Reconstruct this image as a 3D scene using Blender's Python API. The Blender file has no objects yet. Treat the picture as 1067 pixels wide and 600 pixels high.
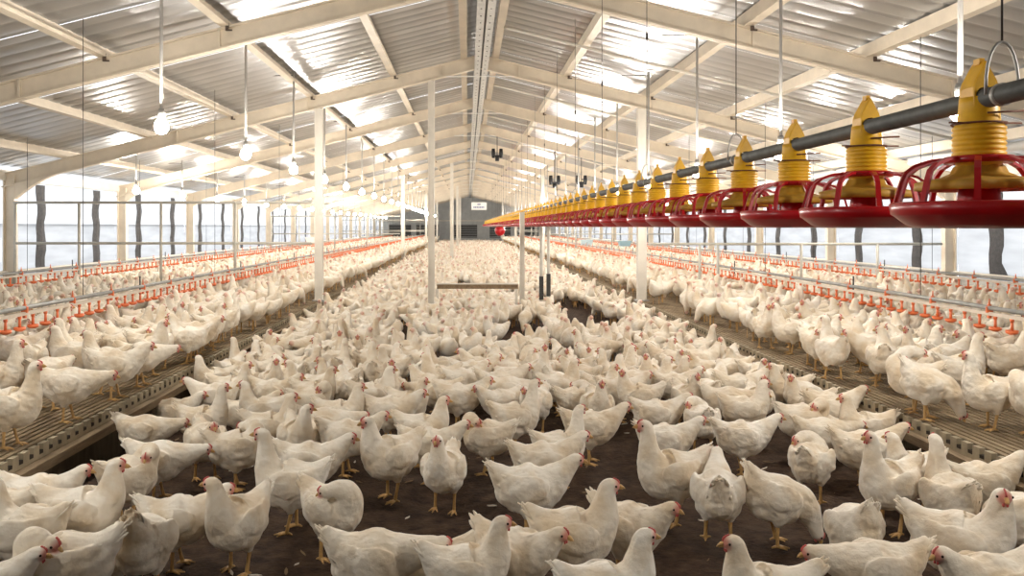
import bpy, bmesh, math, random
import numpy as np
from mathutils import Vector, Matrix

random.seed(7)
rng = np.random.default_rng(11)
SC = bpy.context.scene
COL = SC.collection

# ---------------------------------------------------------------- camera
F = 900.0                      # focal length in pixels of the 1067 x 600 frame
VX, VY = 487.0, 236.0          # vanishing point of the long axis of the house
CAMH = 1.30
cam_d = bpy.data.cameras.new('camera')
cam_d.sensor_width = 36.0
cam_d.lens = F / 1067.0 * 36.0
cam_d.shift_x = (533.5 - VX) / 1067.0
cam_d.shift_y = -(300.0 - VY) / 1067.0
cam_d.clip_start = 0.05
cam_d.clip_end = 300
cam = bpy.data.objects.new('camera', cam_d)
COL.objects.link(cam)
cam.location = (0, 0, CAMH)
cam.rotation_euler = (math.pi / 2, 0, 0)
SC.camera = cam

# ---------------------------------------------------------------- world: bright overcast day outside the curtains
SKY = 1.75
w = bpy.data.worlds.new('world')
SC.world = w
w.use_nodes = True
bg = w.node_tree.nodes['Background']
bg.inputs[0].default_value = (0.95, 0.975, 1.0, 1)
bg.inputs[1].default_value = SKY
BULB = 420.0                    # radiance of the bulbs
SC.view_settings.view_transform = 'Standard'
SC.view_settings.look = 'None'
SC.view_settings.gamma = 1.0
SC.view_settings.use_curve_mapping = False
SC.view_settings.exposure = 0.55
SC.cycles.sample_clamp_indirect = 6.0
SC.cycles.max_bounces = 8
SC.cycles.diffuse_bounces = 5

def px(x, y, z):
    """pixel + height of the point above the litter -> world point"""
    d = F * (CAMH - z) / (y - VY)
    return Vector(((x - VX) * d / F, d, z))

# ---------------------------------------------------------------- materials
MATS = {}
def mat(name, col, rough=0.6, metal=0.0, noise=0.0, scale=8.0, bump=0.0, bscale=40.0, spec=0.5, stretch=None, col2=None):
    if name in MATS:
        return MATS[name]
    m = bpy.data.materials.new(name)
    m.use_nodes = True
    nt = m.node_tree
    b = nt.nodes['Principled BSDF']
    b.inputs['Roughness'].default_value = rough
    b.inputs['Metallic'].default_value = metal
    b.inputs['Specular IOR Level'].default_value = spec
    c = (*col, 1)
    b.inputs['Base Color'].default_value = c
    tc = nt.nodes.new('ShaderNodeTexCoord')
    mp = nt.nodes.new('ShaderNodeMapping')
    nt.links.new(tc.outputs['Object'], mp.inputs['Vector'])
    if stretch:
        mp.inputs['Scale'].default_value = stretch
    if noise > 0:
        n = nt.nodes.new('ShaderNodeTexNoise')
        n.inputs['Scale'].default_value = scale
        n.inputs['Detail'].default_value = 6
        n.inputs['Roughness'].default_value = 0.65
        nt.links.new(mp.outputs[0], n.inputs['Vector'])
        r = nt.nodes.new('ShaderNodeValToRGB')
        r.color_ramp.elements[0].position = 0.32
        r.color_ramp.elements[1].position = 0.68
        d = col2 if col2 else tuple(v * (1 - noise) for v in col)
        r.color_ramp.elements[0].color = (*d, 1)
        r.color_ramp.elements[1].color = c
        nt.links.new(n.outputs['Fac'], r.inputs[0])
        nt.links.new(r.outputs[0], b.inputs['Base Color'])
    if bump > 0:
        n2 = nt.nodes.new('ShaderNodeTexNoise')
        n2.inputs['Scale'].default_value = bscale
        n2.inputs['Detail'].default_value = 5
        nt.links.new(mp.outputs[0], n2.inputs['Vector'])
        bp = nt.nodes.new('ShaderNodeBump')
        bp.inputs['Strength'].default_value = bump
        bp.inputs['Distance'].default_value = 0.01
        nt.links.new(n2.outputs['Fac'], bp.inputs['Height'])
        nt.links.new(bp.outputs[0], b.inputs['Normal'])
    MATS[name] = m
    return m

def emit_mat(name, col, strength):
    m = bpy.data.materials.new(name)
    m.use_nodes = True
    nt = m.node_tree
    nt.nodes.clear()
    o = nt.nodes.new('ShaderNodeOutputMaterial')
    e = nt.nodes.new('ShaderNodeEmission')
    e.inputs[0].default_value = (*col, 1)
    e.inputs[1].default_value = strength
    nt.links.new(e.outputs[0], o.inputs[0])
    return m

def curtain_mat(name, col, trans):
    m = bpy.data.materials.new(name)
    m.use_nodes = True
    nt = m.node_tree
    nt.nodes.clear()
    o = nt.nodes.new('ShaderNodeOutputMaterial')
    t = nt.nodes.new('ShaderNodeBsdfTranslucent')
    d = nt.nodes.new('ShaderNodeBsdfDiffuse')
    mx = nt.nodes.new('ShaderNodeMixShader')
    tc = nt.nodes.new('ShaderNodeTexCoord')
    mp = nt.nodes.new('ShaderNodeMapping')
    mp.inputs['Scale'].default_value = (1, 0.5, 3.0)
    n = nt.nodes.new('ShaderNodeTexNoise')
    n.inputs['Scale'].default_value = 2.5
    n.inputs['Detail'].default_value = 5
    r = nt.nodes.new('ShaderNodeValToRGB')
    r.color_ramp.elements[0].position = 0.3
    r.color_ramp.elements[1].position = 0.7
    r.color_ramp.elements[0].color = (*[v * 0.80 for v in col], 1)
    r.color_ramp.elements[1].color = (*col, 1)
    nt.links.new(tc.outputs['Object'], mp.inputs[0])
    nt.links.new(mp.outputs[0], n.inputs[0])
    nt.links.new(n.outputs['Fac'], r.inputs[0])
    nt.links.new(r.outputs[0], t.inputs[0])
    nt.links.new(r.outputs[0], d.inputs[0])
    mx.inputs[0].default_value = 1 - trans
    nt.links.new(t.outputs[0], mx.inputs[1])
    nt.links.new(d.outputs[0], mx.inputs[2])
    nt.links.new(mx.outputs[0], o.inputs[0])
    return m

cream = mat('cream_paint', (0.72, 0.625, 0.49), 0.5, 0, 0.18, 3.0)
cream_l = mat('pale_paint', (0.74, 0.69, 0.60), 0.5, 0, 0.15, 4.0)
galv = mat('galvanised', (0.42, 0.42, 0.40), 0.45, 0.35, 0.25, 12.0)
sheet = mat('roof_metal', (0.52, 0.525, 0.535), 0.33, 0.85, 0.16, 1.3, 0.10, 5.0)
dark = mat('dark_iron', (0.035, 0.032, 0.03), 0.6)
black = mat('black_plastic', (0.012, 0.012, 0.014), 0.45)
strip_m = mat('dark_cloth', (0.075, 0.075, 0.08), 0.9, 0, 0.4, 25.0, 0.3, 60)
litter = mat('litter', (0.085, 0.052, 0.032), 0.95, 0, 0.5, 14.0, 1.0, 55.0, 0.2, col2=(0.026, 0.015, 0.010))
slat_m = mat('slat', (0.38, 0.29, 0.18), 0.85, 0, 0.5, 5.0, 0.5, 60, 0.2, stretch=(1, 0.5, 1), col2=(0.14, 0.095, 0.055))
nose_m = mat('nosing', (0.42, 0.345, 0.225), 0.75, 0, 0.4, 9.0)
timber = mat('old_timber', (0.30, 0.22, 0.13), 0.85, 0, 0.5, 6.0, 0.5, 30, 0.3, stretch=(4, 0.5, 4), col2=(0.15, 0.10, 0.06))
fascia_m = mat('dirty_fascia', (0.105, 0.082, 0.05), 0.9, 0, 0.6, 5.0, 0.5, 25, 0.2, stretch=(2, 2, 0.5), col2=(0.045, 0.032, 0.02))
lowwall = mat('low_wall', (0.62, 0.60, 0.56), 0.8, 0, 0.3, 3.0)
orange = mat('orange_plastic', (0.82, 0.19, 0.06), 0.4, 0, 0.15, 20)
white_p = mat('white_plastic', (0.78, 0.77, 0.74), 0.4)
redp = mat('red_plastic', (0.50, 0.008, 0.014), 0.28, 0, 0.25, 14)
yellowp = mat('yellow_plastic', (0.88, 0.50, 0.012), 0.42, 0, 0.3, 16, col2=(0.68, 0.35, 0.01))
yellowd = mat('dusty_yellow', (0.62, 0.34, 0.03), 0.6, 0, 0.35, 14)
bulb_m = emit_mat('bulb_glow', (1.0, 0.945, 0.865), BULB)
cur_u = curtain_mat('curtain_upper', (0.58, 0.585, 0.59), 0.9)
cur_l = curtain_mat('curtain_lower', (0.43, 0.435, 0.445), 0.9)
endwall_m = mat('end_wall', (0.60, 0.60, 0.57), 0.7, 0, 0.2, 3)
bluebox = mat('pale_blue_plastic', (0.55, 0.70, 0.76), 0.4)
signblue = mat('sign_print', (0.05, 0.08, 0.30), 0.5)

# ---------------------------------------------------------------- mesh builder
class MB:
    def __init__(self):
        self.v, self.f, self.m, self.s = [], [], [], []
    def add(self, vs, fs, mi=0, smooth=False):
        o = len(self.v)
        self.v += [tuple(p) for p in vs]
        for f in fs:
            self.f.append(tuple(i + o for i in f))
            self.m.append(mi); self.s.append(smooth)
    def box(self, a, b, mi=0):
        x0, y0, z0 = a; x1, y1, z1 = b
        vs = [(x0, y0, z0), (x1, y0, z0), (x1, y1, z0), (x0, y1, z0), (x0, y0, z1), (x1, y0, z1), (x1, y1, z1), (x0, y1, z1)]
        self.add(vs, [(3, 2, 1, 0), (4, 5, 6, 7), (0, 1, 5, 4), (1, 2, 6, 5), (2, 3, 7, 6), (3, 0, 4, 7)], mi)
    def cbox(self, c, s, mi=0):
        self.box([c[i] - s[i] / 2 for i in range(3)], [c[i] + s[i] / 2 for i in range(3)], mi)
    def beam(self, p, q, wd, ht, up=(0, 0, 1), mi=0):
        """bar from p to q, wd across, ht along up"""
        p, q = Vector(p), Vector(q)
        t = (q - p).normalized()
        s = t.cross(Vector(up)).normalized()
        u = s.cross(t).normalized()
        vs = []
        for c in (p, q):
            for a, b in ((-1, -1), (1, -1), (1, 1), (-1, 1)):
                vs.append(c + s * (a * wd / 2) + u * (b * ht / 2))
        self.add(vs, [(0, 1, 2, 3), (7, 6, 5, 4), (0, 4, 5, 1), (1, 5, 6, 2), (2, 6, 7, 3), (3, 7, 4, 0)], mi)
    def tube(self, pts, r, n=8, mi=0, caps=True):
        pts = [Vector(p) for p in pts]
        rs = r if isinstance(r, (list, tuple)) else [r] * len(pts)
        ref = None
        vs, fs = [], []
        for i, p in enumerate(pts):
            t = (pts[min(i + 1, len(pts) - 1)] - pts[max(i - 1, 0)]).normalized()
            if ref is None:
                ref = Vector((0, 0, 1)) if abs(t.z) < 0.9 else Vector((1, 0, 0))
            s = t.cross(ref).normalized()
            u = s.cross(t).normalized()
            ref = u
            for k in range(n):
                a = 2 * math.pi * k / n
                vs.append(p + s * (rs[i] * math.cos(a)) + u * (rs[i] * math.sin(a)))
        for i in range(len(pts) - 1):
            for k in range(n):
                k2 = (k + 1) % n
                fs.append((i * n + k, i * n + k2, (i + 1) * n + k2, (i + 1) * n + k))
        if caps:
            fs.append(tuple(range(n - 1, -1, -1)))
            fs.append(tuple((len(pts) - 1) * n + k for k in range(n)))
        self.add(vs, fs, mi, True)
    def lathe(self, prof, n=24, c=(0, 0, 0), mi=0, wob=None):
        vs, fs = [], []
        for (r, z) in prof:
            for k in range(n):
                a = 2 * math.pi * k / n
                rr = r * (wob(a) if wob else 1)
                vs.append((c[0] + rr * math.cos(a), c[1] + rr * math.sin(a), c[2] + z))
        for i in range(len(prof) - 1):
            for k in range(n):
                k2 = (k + 1) % n
                fs.append((i * n + k, i * n + k2, (i + 1) * n + k2, (i + 1) * n + k))
        self.add(vs, fs, mi, True)
    def sphere(self, c, r, n=8, m=6, mi=0, sc=(1, 1, 1)):
        vs, fs = [], []
        for i in range(m + 1):
            t = math.pi * i / m
            for k in range(n):
                a = 2 * math.pi * k / n
                vs.append((c[0] + sc[0] * r * math.sin(t) * math.cos(a), c[1] + sc[1] * r * math.sin(t) * math.sin(a), c[2] + sc[2] * r * math.cos(t)))
        for i in range(m):
            for k in range(n):
                k2 = (k + 1) % n
                fs.append((i * n + k, (i + 1) * n + k, (i + 1) * n + k2, i * n + k2))
        self.add(vs, fs, mi, True)
    def mesh(self, name, mats):
        me = bpy.data.meshes.new(name)
        me.from_pydata(self.v, [], self.f)
        if not isinstance(mats, (list, tuple)):
            mats = [mats]
        for m in mats:
            me.materials.append(m)
        me.polygons.foreach_set('material_index', self.m)
        me.polygons.foreach_set('use_smooth', self.s)
        me.update()
        return me
    def build(self, name, mats, parent=None, loc=(0, 0, 0)):
        return link(name, self.mesh(name, mats), parent, loc)

def link(name, me, parent=None, loc=(0, 0, 0), rz=0):
    o = bpy.data.objects.new(name, me)
    COL.objects.link(o)
    o.parent = parent
    o.location = loc
    o.rotation_euler = (0, 0, rz)
    return o

def tag(o, label=None, cat=None, group=None, kind=None):
    if label: o['label'] = label
    if cat: o['category'] = cat
    if group: o['group'] = group
    if kind: o['kind'] = kind
    return o

def empty(name, loc=(0, 0, 0)):
    return link(name, None, None, loc)

# ---------------------------------------------------------------- dimensions
RIDGE = 0.17                     # x of the ridge
SLOPE = 0.25
XL, XR = -6.45, 6.79             # side walls
Y0, Y1 = -5.0, 66.0
SLZ = 0.27                       # slat height
SLX, SRX = -2.0, 2.36            # inner edges of the slatted platforms
def roof(x, base=2.50):          # underside of the sheets, world z
    return CAMH + base - SLOPE * abs(x - RIDGE)
FRAMES = [-4.0, 0.0, 3.9, 7.8] + [12.0 + 3.9 * i for i in range(14)]

# ---------------------------------------------------------------- floor
def grid_floor():
    ys = list(np.arange(2.0, 12.0, 0.06)) + list(np.arange(12.0, Y1 + 0.6, 0.6))
    ys = list(np.arange(Y0, 2.0, 0.5)) + ys
    xs = np.linspace(SLX - 0.02, SRX + 0.02, 74)
    X, Y = np.meshgrid(xs, ys)
    Z = np.zeros_like(X)
    for k in range(26):
        fx, fy, ph = rng.uniform(-11, 11), rng.uniform(-11, 11), rng.uniform(0, 6.28)
        Z += np.sin(X * fx + Y * fy + ph) * 0.0022
    Z += rng.normal(0, 0.0022, Z.shape)
    Z -= 0.004
    nx, ny = len(xs), len(ys)
    vs = np.stack([X, Y, Z], -1).reshape(-1, 3)
    fs = [(j * nx + i, j * nx + i + 1, (j + 1) * nx + i + 1, (j + 1) * nx + i) for j in range(ny - 1) for i in range(nx - 1)]
    mb = MB()
    mb.v = [tuple(p) for p in vs]; mb.f = fs; mb.m = [0] * len(fs); mb.s = [True] * len(fs)
    return mb
fl = grid_floor().build('floor', litter)
tag(fl, 'dark brown litter floor between the two slatted platforms', kind='structure')

# litter flakes and lost feathers on the floor
mb = MB()
for i in range(230):
    y = 3.0 + 7.0 * rng.random() ** 1.6
    x = rng.uniform(SLX + 0.1, SRX - 0.1)
    a = rng.uniform(0, 6.28); L = rng.uniform(0.008, 0.03); W = L * rng.uniform(0.1, 0.3)
    c, s = math.cos(a), math.sin(a)
    pts = [(-L, 0, 0.004), (-L * .3, -W, 0.006), (L * .6, -W * .8, 0.007), (L, 0, 0.010), (L * .6, W * .8, 0.007), (-L * .3, W, 0.006)]
    up = [(x + p[0] * c - p[1] * s, y + p[0] * s + p[1] * c, p[2] + 0.004) for p in pts]
    dn = [(p[0], p[1], p[2] - 0.003) for p in up]
    mb.add(up + dn, [(0, 1, 2, 3, 4, 5), (11, 10, 9, 8, 7, 6)], 0 if rng.random() < 0.45 else 1)
o = mb.build('lost_feathers', [mat('lost_feather', (0.70, 0.64, 0.54), 0.8), mat('straw', (0.22, 0.14, 0.07), 0.9)])
tag(o, 'small white feathers and straw bits scattered on the dark litter', 'feathers', kind='stuff')

# ---------------------------------------------------------------- slatted platforms
PL = 1.2
def slat_panel_mesh(wd):
    mb = MB()
    n = int(round(wd / 0.042))
    p = wd / n
    for i in range(n):
        x = i * p
        mb.box((x + 0.006, 0.006, -0.022), (x + p - 0.008, PL - 0.006, 0.0))
    for k in range(6):
        y = 0.10 + k * 0.2
        mb.box((0.004, y - 0.02, -0.05), (wd - 0.004, y + 0.02, -0.0225))
    return mb.mesh('slat_panel', slat_m)
def nosing_mesh(side):
    mb = MB()
    x0, x1 = (-0.028, 0.0) if side < 0 else (0.0, 0.028)
    mb.box((x0, 0.002, -0.055), (x1, PL - 0.002, -0.036))
    mb.box((x0 + 0.001, 0.004, -0.036), (x1 - 0.001, PL - 0.004, -0.020), 1)  # notch floor near black: shade between the teeth put in as colour
    n = 13
    for k in range(n):
        y = PL * (k + 0.15) / n
        mb.box((x0, y, -0.036), (x1, y + PL / n * 0.58, 0.008))
    return mb.mesh('edge_nosing', [nose_m, mat('painted_shade', (0.028, 0.02, 0.014), 0.95)])
def platform(side):
    nm = 'left' if side < 0 else 'right'
    root = empty('slatted_platform', ((SLX if side < 0 else SRX), 0, 0))
    tag(root, 'raised slatted platform with toothed edge along the %s wall' % nm, 'platform')
    edge = SLX if side < 0 else SRX
    wall = XL if side < 0 else XR
    tot = abs(wall - edge) - 0.26
    wd = tot / 4
    pm = slat_panel_mesh(wd)
    nmh = nosing_mesh(side)
    nrow = 21
    for r in range(nrow):
        y = 0.0 + r * PL
        for k in range(4):
            x = (-0.05 - (k + 1) * wd) if side < 0 else (0.05 + k * wd)
            link('slat_panel', pm, root, (x, y, SLZ))
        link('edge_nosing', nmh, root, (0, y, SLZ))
    mb = MB()
    s = side
    for i in range(12):
        a, b = 0.05 + tot * i / 12, 0.05 + tot * (i + 0.8) / 12
        for (ya, yb) in ((Y0 + 0.02, 0.0), (nrow * PL, Y1 - 0.12)):
            mb.box((min(s * a, s * b), ya, SLZ - 0.022), (max(s * a, s * b), yb, SLZ))
    for (ya, yb) in ((Y0 + 0.02, 0.0), (nrow * PL, Y1 - 0.12)):
        mb.box((min(0, s * 0.05), ya, SLZ - 0.055), (max(0, s * 0.05), yb, SLZ))
    tag(mb.build('distant_slats', slat_m, root), kind='stuff')
    mb = MB()
    mb.box((min(-s * 0.05, s * 0.06), Y0 + 0.02, SLZ - 0.10), (max(-s * 0.05, s * 0.06), Y1 - 0.12, SLZ - 0.056))
    mb.build('timber_ledge', timber, root)
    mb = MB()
    mb.box((min(s * 0.03, s * 0.049), Y0 + 0.02, SLZ - 0.055), (max(s * 0.03, s * 0.049), Y1 - 0.12, SLZ - 0.006))  # dark strip in the gap behind the teeth, its shade painted in
    mb.build('gap_shade_strip', mat('painted_shade', (0.028, 0.02, 0.014), 0.95), root)
    mb = MB()
    mb.box((min(0.0, s * 0.04), Y0 + 0.02, -0.03), (max(0.0, s * 0.04), Y1 - 0.12, SLZ - 0.10))
    mb.build('fascia_board', fascia_m, root)
    mb = MB()
    mb.box((min(s * 0.04, s * (tot + 0.24)), Y0 + 0.02, -0.03), (max(s * 0.04, s * (tot + 0.24)), Y1 - 0.02, 0.095))
    mb.build('under_floor', litter, root)
platform(-1)
platform(1)

# ---------------------------------------------------------------- side walls
def strip_mesh(seed, flare):
    r = random.Random(seed)
    mb = MB()
    n = 12
    zs = [0.62 + (1.92 - 0.62) * i / n for i in range(n + 1)]
    vs = []
    for i, z in enumerate(zs):
        l = -0.14 + 0.014 * math.sin(i * 0.6 + seed) + r.uniform(-0.012, 0.012)
        rr = 0.14 + 0.008 * math.sin(i * 0.7 + seed * 2) + r.uniform(-0.01, 0.01)
        if i < 2: l -= flare * (2 - i) / 2
        b = 0.012 * math.sin(i * 1.3 + seed)
        vs += [(0.0 + b, l, z), (0.02 + b, (l + rr) / 2, z), (b, rr, z), (-0.012 + b, (l + rr) / 2, z)]
    fs = []
    for i in range(n):
        for k in range(4):
            k2 = (k + 1) % 4
            fs.append((i * 4 + k, i * 4 + k2, (i + 1) * 4 + k2, (i + 1) * 4 + k))
    fs += [(3, 2, 1, 0), tuple(n * 4 + k for k in range(4))]
    mb.add(vs, fs)
    return mb.mesh('dark_strip', strip_m)

def wall(side):
    nm = 'left' if side < 0 else 'right'
    x = XL if side < 0 else XR
    root = empty('wall_' + nm, (x, 0, 0))
    tag(root, 'long %s side wall of white curtains above a low wall' % nm, kind='structure')
    s = side
    mb = MB(); mb.box((min(0, s * 0.12), Y0, -0.03), (max(0, s * 0.12), Y1, 0.60)); mb.build('low_wall', lowwall, root)
    mb = MB(); mb.tube([(-s * 0.05, Y0, 0.66), (-s * 0.05, Y1, 0.66)], 0.03, 8); mb.build('sill_pipe', cream_l, root)
    ze = roof(x)
    mb = MB(); mb.box((-0.05, Y0, ze - 0.20), (0.05, Y1, ze - 0.06)); mb.build('eave_beam', cream_l, root)
    fr = [Y0] + FRAMES + [Y1]
    for i in range(len(fr) - 1):
        ya, yb = fr[i], fr[i + 1]
        for nm2, z0, z1, m, dx in (('lower_curtain', 0.60, 1.34, cur_l, 0.03), ('upper_curtain', 1.30, ze - 0.12, cur_u, 0.05)):
            n = 14
            vs, fs = [], []
            for k in range(n + 1):
                y = ya + (yb - ya) * k / n
                wv = 0.012 * math.sin(k * 1.7 + i)
                vs += [(s * (dx) + wv, y, z0), (s * dx - wv, y, (z0 + z1) / 2), (s * dx + wv, y, z1)]
            for k in range(n):
                for q in range(2):
                    a = k * 3 + q
                    fs.append((a, a + 3, a + 4, a + 1))
            mb = MB(); mb.add(vs, fs, 0, True)
            mb.build(nm2, m, root)
    ms = [strip_mesh(k * 3 + (0 if s < 0 else 50), 0.0) for k in range(4)]
    mf = strip_mesh(77, 0.16)
    if s < 0:
        ys = [13.0 + 1.935 * k for k in range(-5, 27)]
    else:
        ys = [11.05 + 1.935 * k for k in range(-4, 28)]
    for k, y in enumerate(ys):
        o = link('dark_strip', mf if (s > 0 and abs(y - 11.05) < 0.1) else ms[k % 4], root, (-s * 0.03, y, 0))
    return root
wall(-1)
wall(1)

# end walls
def end_wall(y, name, label):
    root = empty(name, (RIDGE, y, 0))
    tag(root, label, kind='structure')
    t = 0.15 if y > 0 else -0.15
    a, b = XL - RIDGE, XR - RIDGE
    e, rz = roof(XL), roof(RIDGE)
    pr = [(a, -0.03), (b, -0.03), (b, e), (0, rz), (a, e)]
    vs = [(p[0], 0, p[1]) for p in pr] + [(p[0], t, p[1]) for p in pr]
    fs = [(0, 1, 2, 3, 4), (9, 8, 7, 6, 5)] + [(i, i + 5, (i + 1) % 5 + 5, (i + 1) % 5) for i in range(5)]
    mb = MB(); mb.add(vs, fs)
    mb.build('gable', endwall_m, root)
    return root
ew = end_wall(Y1, 'wall_back', 'far grey gable end wall with dark fan openings')
for x0, x1 in ((-6.0, -4.3), (-3.9, -2.2), (-1.0, 0.75), (1.7, 3.3), (3.7, 5.4)):
    mb = MB()
    mb.box((x0 - RIDGE, -0.06, 0.45), (x1 - RIDGE, -0.01, 1.45))
    o = mb.build('fan_opening', dark, ew)
    mb = MB()
    for k in range(6):
        z = 0.52 + k * 0.17
        mb.box((x0 - RIDGE, -0.10, z), (x1 - RIDGE, -0.065, z + 0.03))
    mb.build('louvre', galv, o)
mb = MB(); mb.beam((XL - RIDGE, -0.07, 1.75), (XR - RIDGE, -0.07, 1.75), 0.08, 0.10); mb.build('wall_rail', cream_l, ew)
end_wall(Y0, 'wall_front', 'near gable end wall behind the viewpoint')

# ---------------------------------------------------------------- roof
ceil = empty('ceiling', (RIDGE, 0, 0))
tag(ceil, 'pitched roof of ribbed shiny metal sheets on cream purlins', kind='structure')
def sheet_mesh(side):
    W = 1.0
    prof = []
    for k in range(4):
        b = k * 0.25
        prof += [(b, 0.0), (b + 0.15, 0.0), (b + 0.175, 0.004), (b + 0.20, 0.009), (b + 0.225, 0.004)]
    prof.append((1.0, 0.0))
    ex = (XR + 0.25 - RIDGE) if side > 0 else (XL - 0.25 - RIDGE)
    vs, fs = [], []
    nn = 7
    for (y, dz) in prof:
        for j in range(nn):
            x = ex * j / (nn - 1)
            vs.append((x, y, CAMH + 2.5 - SLOPE * abs(x) + dz))
    for i in range(len(prof) - 1):
        for j in range(nn - 1):
            a = i * nn + j
            fs.append((a, a + 1, a + nn + 1, a + nn))
    mb = MB(); mb.add(vs, fs, 0, True)
    return mb.mesh('roof_sheet', sheet)
sm = {s: sheet_mesh(s) for s in (-1, 1)}
for s in (-1, 1):
    for k in range(int(Y1 - Y0)):
        link('roof_sheet', sm[s], ceil, (0, Y0 + k, rng.uniform(0, 0.004)))
# purlins: C-sections along the house
for s in (-1, 1):
    for u in (0.22, 1.2, 2.35, 3.45, 4.6, 5.75):
        x = s * u
        zt = CAMH + 2.5 - SLOPE * u - 0.004
        mb = MB()
        hw = 0.045
        mb.box((x - hw, Y0, zt - 0.10), (x - hw + 0.012, Y1, zt + 0.003))
        mb.box((x - hw, Y0, zt - 0.112), (x + hw, Y1, zt - 0.10))
        mb.box((x + hw - 0.01, Y0, zt - 0.10), (x + hw, Y1, zt - 0.08))
        mb.build('purlin', cream, ceil)
# ridge channel: two perforated galvanised strips with a dark slot
zc = CAMH + 2.17
for s in (-1, 1):
    mb = MB()
    mb.box((min(s * 0.012, s * 0.092) + 0.02, Y0, zc), (max(s * 0.012, s * 0.092) + 0.02, Y1, zc + 0.012))
    mb.box((min(s * 0.080, s * 0.092) + 0.02, Y0, zc + 0.012), (max(s * 0.080, s * 0.092) + 0.02, Y1, zc + 0.10))
    o = mb.build('ridge_strip', mat('ridge_galv', (0.60, 0.59, 0.55), 0.5, 0.3, 0.2, 10), ceil)
    mb = MB()
    y = 5.0
    while y < 30:
        mb.lathe([(0.0001, -0.004), (0.009, -0.004), (0.009, 0.002)], 6, (s * 0.05 + 0.02, y, zc))
        y += 0.30
    tag(mb.build('bolt_heads', dark, o), kind='stuff')
mb = MB(); mb.box((-0.012 + 0.02, Y0, zc + 0.02), (0.012 + 0.02, Y1, zc + 0.03)); mb.build('ridge_slot', black, ceil)

# ---------------------------------------------------------------- steel frames
mb = MB(); mb.cbox((0, 0, 0), (0.03, 0.014, 0.07)); mb.cbox((0.02, 0, -0.03), (0.05, 0.014, 0.014))
CLEAT = mb.mesh('purlin_cleat', mat('rusty_cleat', (0.10, 0.07, 0.05), 0.7))
def frame(y, label, group=None, tie=True):
    root = empty('steel_frame', (RIDGE, y, 0))
    tag(root, label, 'roof frame', group)
    for s in (-1, 1):
        ex = (XR if s > 0 else XL) - RIDGE
        top = lambda x: CAMH + 2.385 - SLOPE * abs(x)
        d = 0.19
        # I-section: web and two flanges
        mb = MB()
        n = Vector((s * SLOPE, 0, 1)).normalized()
        for (dz, wd, ht) in ((-d / 2, 0.03, d), (-0.008, 0.10, 0.016), (-d + 0.008, 0.10, 0.016)):
            mb.beam((0.0, 0, top(0) + dz), (ex, 0, top(ex) + dz), wd, ht, n)
        for xx in (0.55, 2.4, 4.2):
            mb.beam((s * xx, -0.02, top(xx) - 0.012), (s * xx, -0.02, top(xx) - d + 0.012), 0.02, 0.06, (0, 1, 0))
        raf = mb.build('rafter', cream, root)
        # column
        cx = ex - s * 0.10
        zt = top(ex) - 0.02
        mb = MB()
        mb.box((cx - 0.08, -0.05, 0.10), (cx - 0.065, 0.05, zt))
        mb.box((cx + 0.065, -0.05, 0.10), (cx + 0.08, 0.05, zt))
        mb.box((cx - 0.065, -0.008, 0.10), (cx + 0.065, 0.008, zt))
        mb.build('column', cream, root)
        # curved knee
        mb = MB()
        kl, kd = (0.65, 0.20) if y < 13 else (0.36, 0.13)
        pts_in = []
        for k in range(9):
            t = k / 8
            x = cx - s * 0.08 - s * kl * t
            z = top(x) - d - kd * (1 - t) ** 2
            pts_in.append((x, z))
        vs, fs = [], []
        for (x, z) in pts_in:
            vs += [(x, -0.045, z), (x, 0.045, z), (x, 0.045, top(x) - d + 0.01), (x, -0.045, top(x) - d + 0.01)]
        for k in range(8):
            for q in range(4):
                q2 = (q + 1) % 4
                fs.append((k * 4 + q, k * 4 + q2, k * 4 + 4 + q2, k * 4 + 4 + q))
        fs += [(3, 2, 1, 0), (32, 33, 34, 35)]
        mb.add(vs, fs)
        mb.build('knee', cream, root)
        for u in (1.2, 2.35, 3.45):
            link('purlin_cleat', CLEAT, raf, (s * u + 0.03, -0.07, top(u) - 0.01))
    if tie:
        mb = MB()
        mb.tube([(-0.5, -0.03, CAMH + 2.08), (0.52, -0.03, CAMH + 2.08)], 0.007, 6)
        mb.build('tie_rod', white_p, root)
ordn = ['nearest', 'second', 'third', 'fourth', 'fifth', 'sixth', 'seventh', 'eighth', 'ninth', 'tenth', 'eleventh', 'twelfth']
k = 0
for y in FRAMES:
    if y < 7:
        frame(y, 'cream steel roof frame overhead, out of sight behind the view', 'roof frames overhead', False)
    elif k < 6:
        frame(y, 'cream steel roof frame, %s in view from the front%s' % (ordn[k], ', resting on posts' if k == 1 else ''))
        k += 1
    else:
        frame(y, 'small distant cream roof frame deep in the house beyond the sixth', 'distant roof frames')
# thin sag rods between the frames on the right slope
rod_m = cream_l
fv = [f for f in FRAMES if f > 7]
for i in range(4):
    y = (fv[i] + fv[i + 1]) / 2
    mb = MB()
    mb.tube([(0.25 + RIDGE, y, roof(0.42) - 0.15), (5.95, y, roof(5.95) - 0.15)], 0.018, 6)
    o = mb.build('cross_tube', rod_m)
    tag(o, 'thin cream cross tube under right roof slope between %s and %s roof frames' % (ordn[i], ordn[i + 1]), 'pipe')
# white pipe under the right eave
mb = MB()
mb.tube([(6.15, Y0 + 0.1, CAMH + 0.90), (6.15, Y1 - 0.1, CAMH + 0.90)], 0.055, 12)
tag(mb.build('eave_pipe', white_p), 'long white pipe slung under the right eave', 'pipe')

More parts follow.
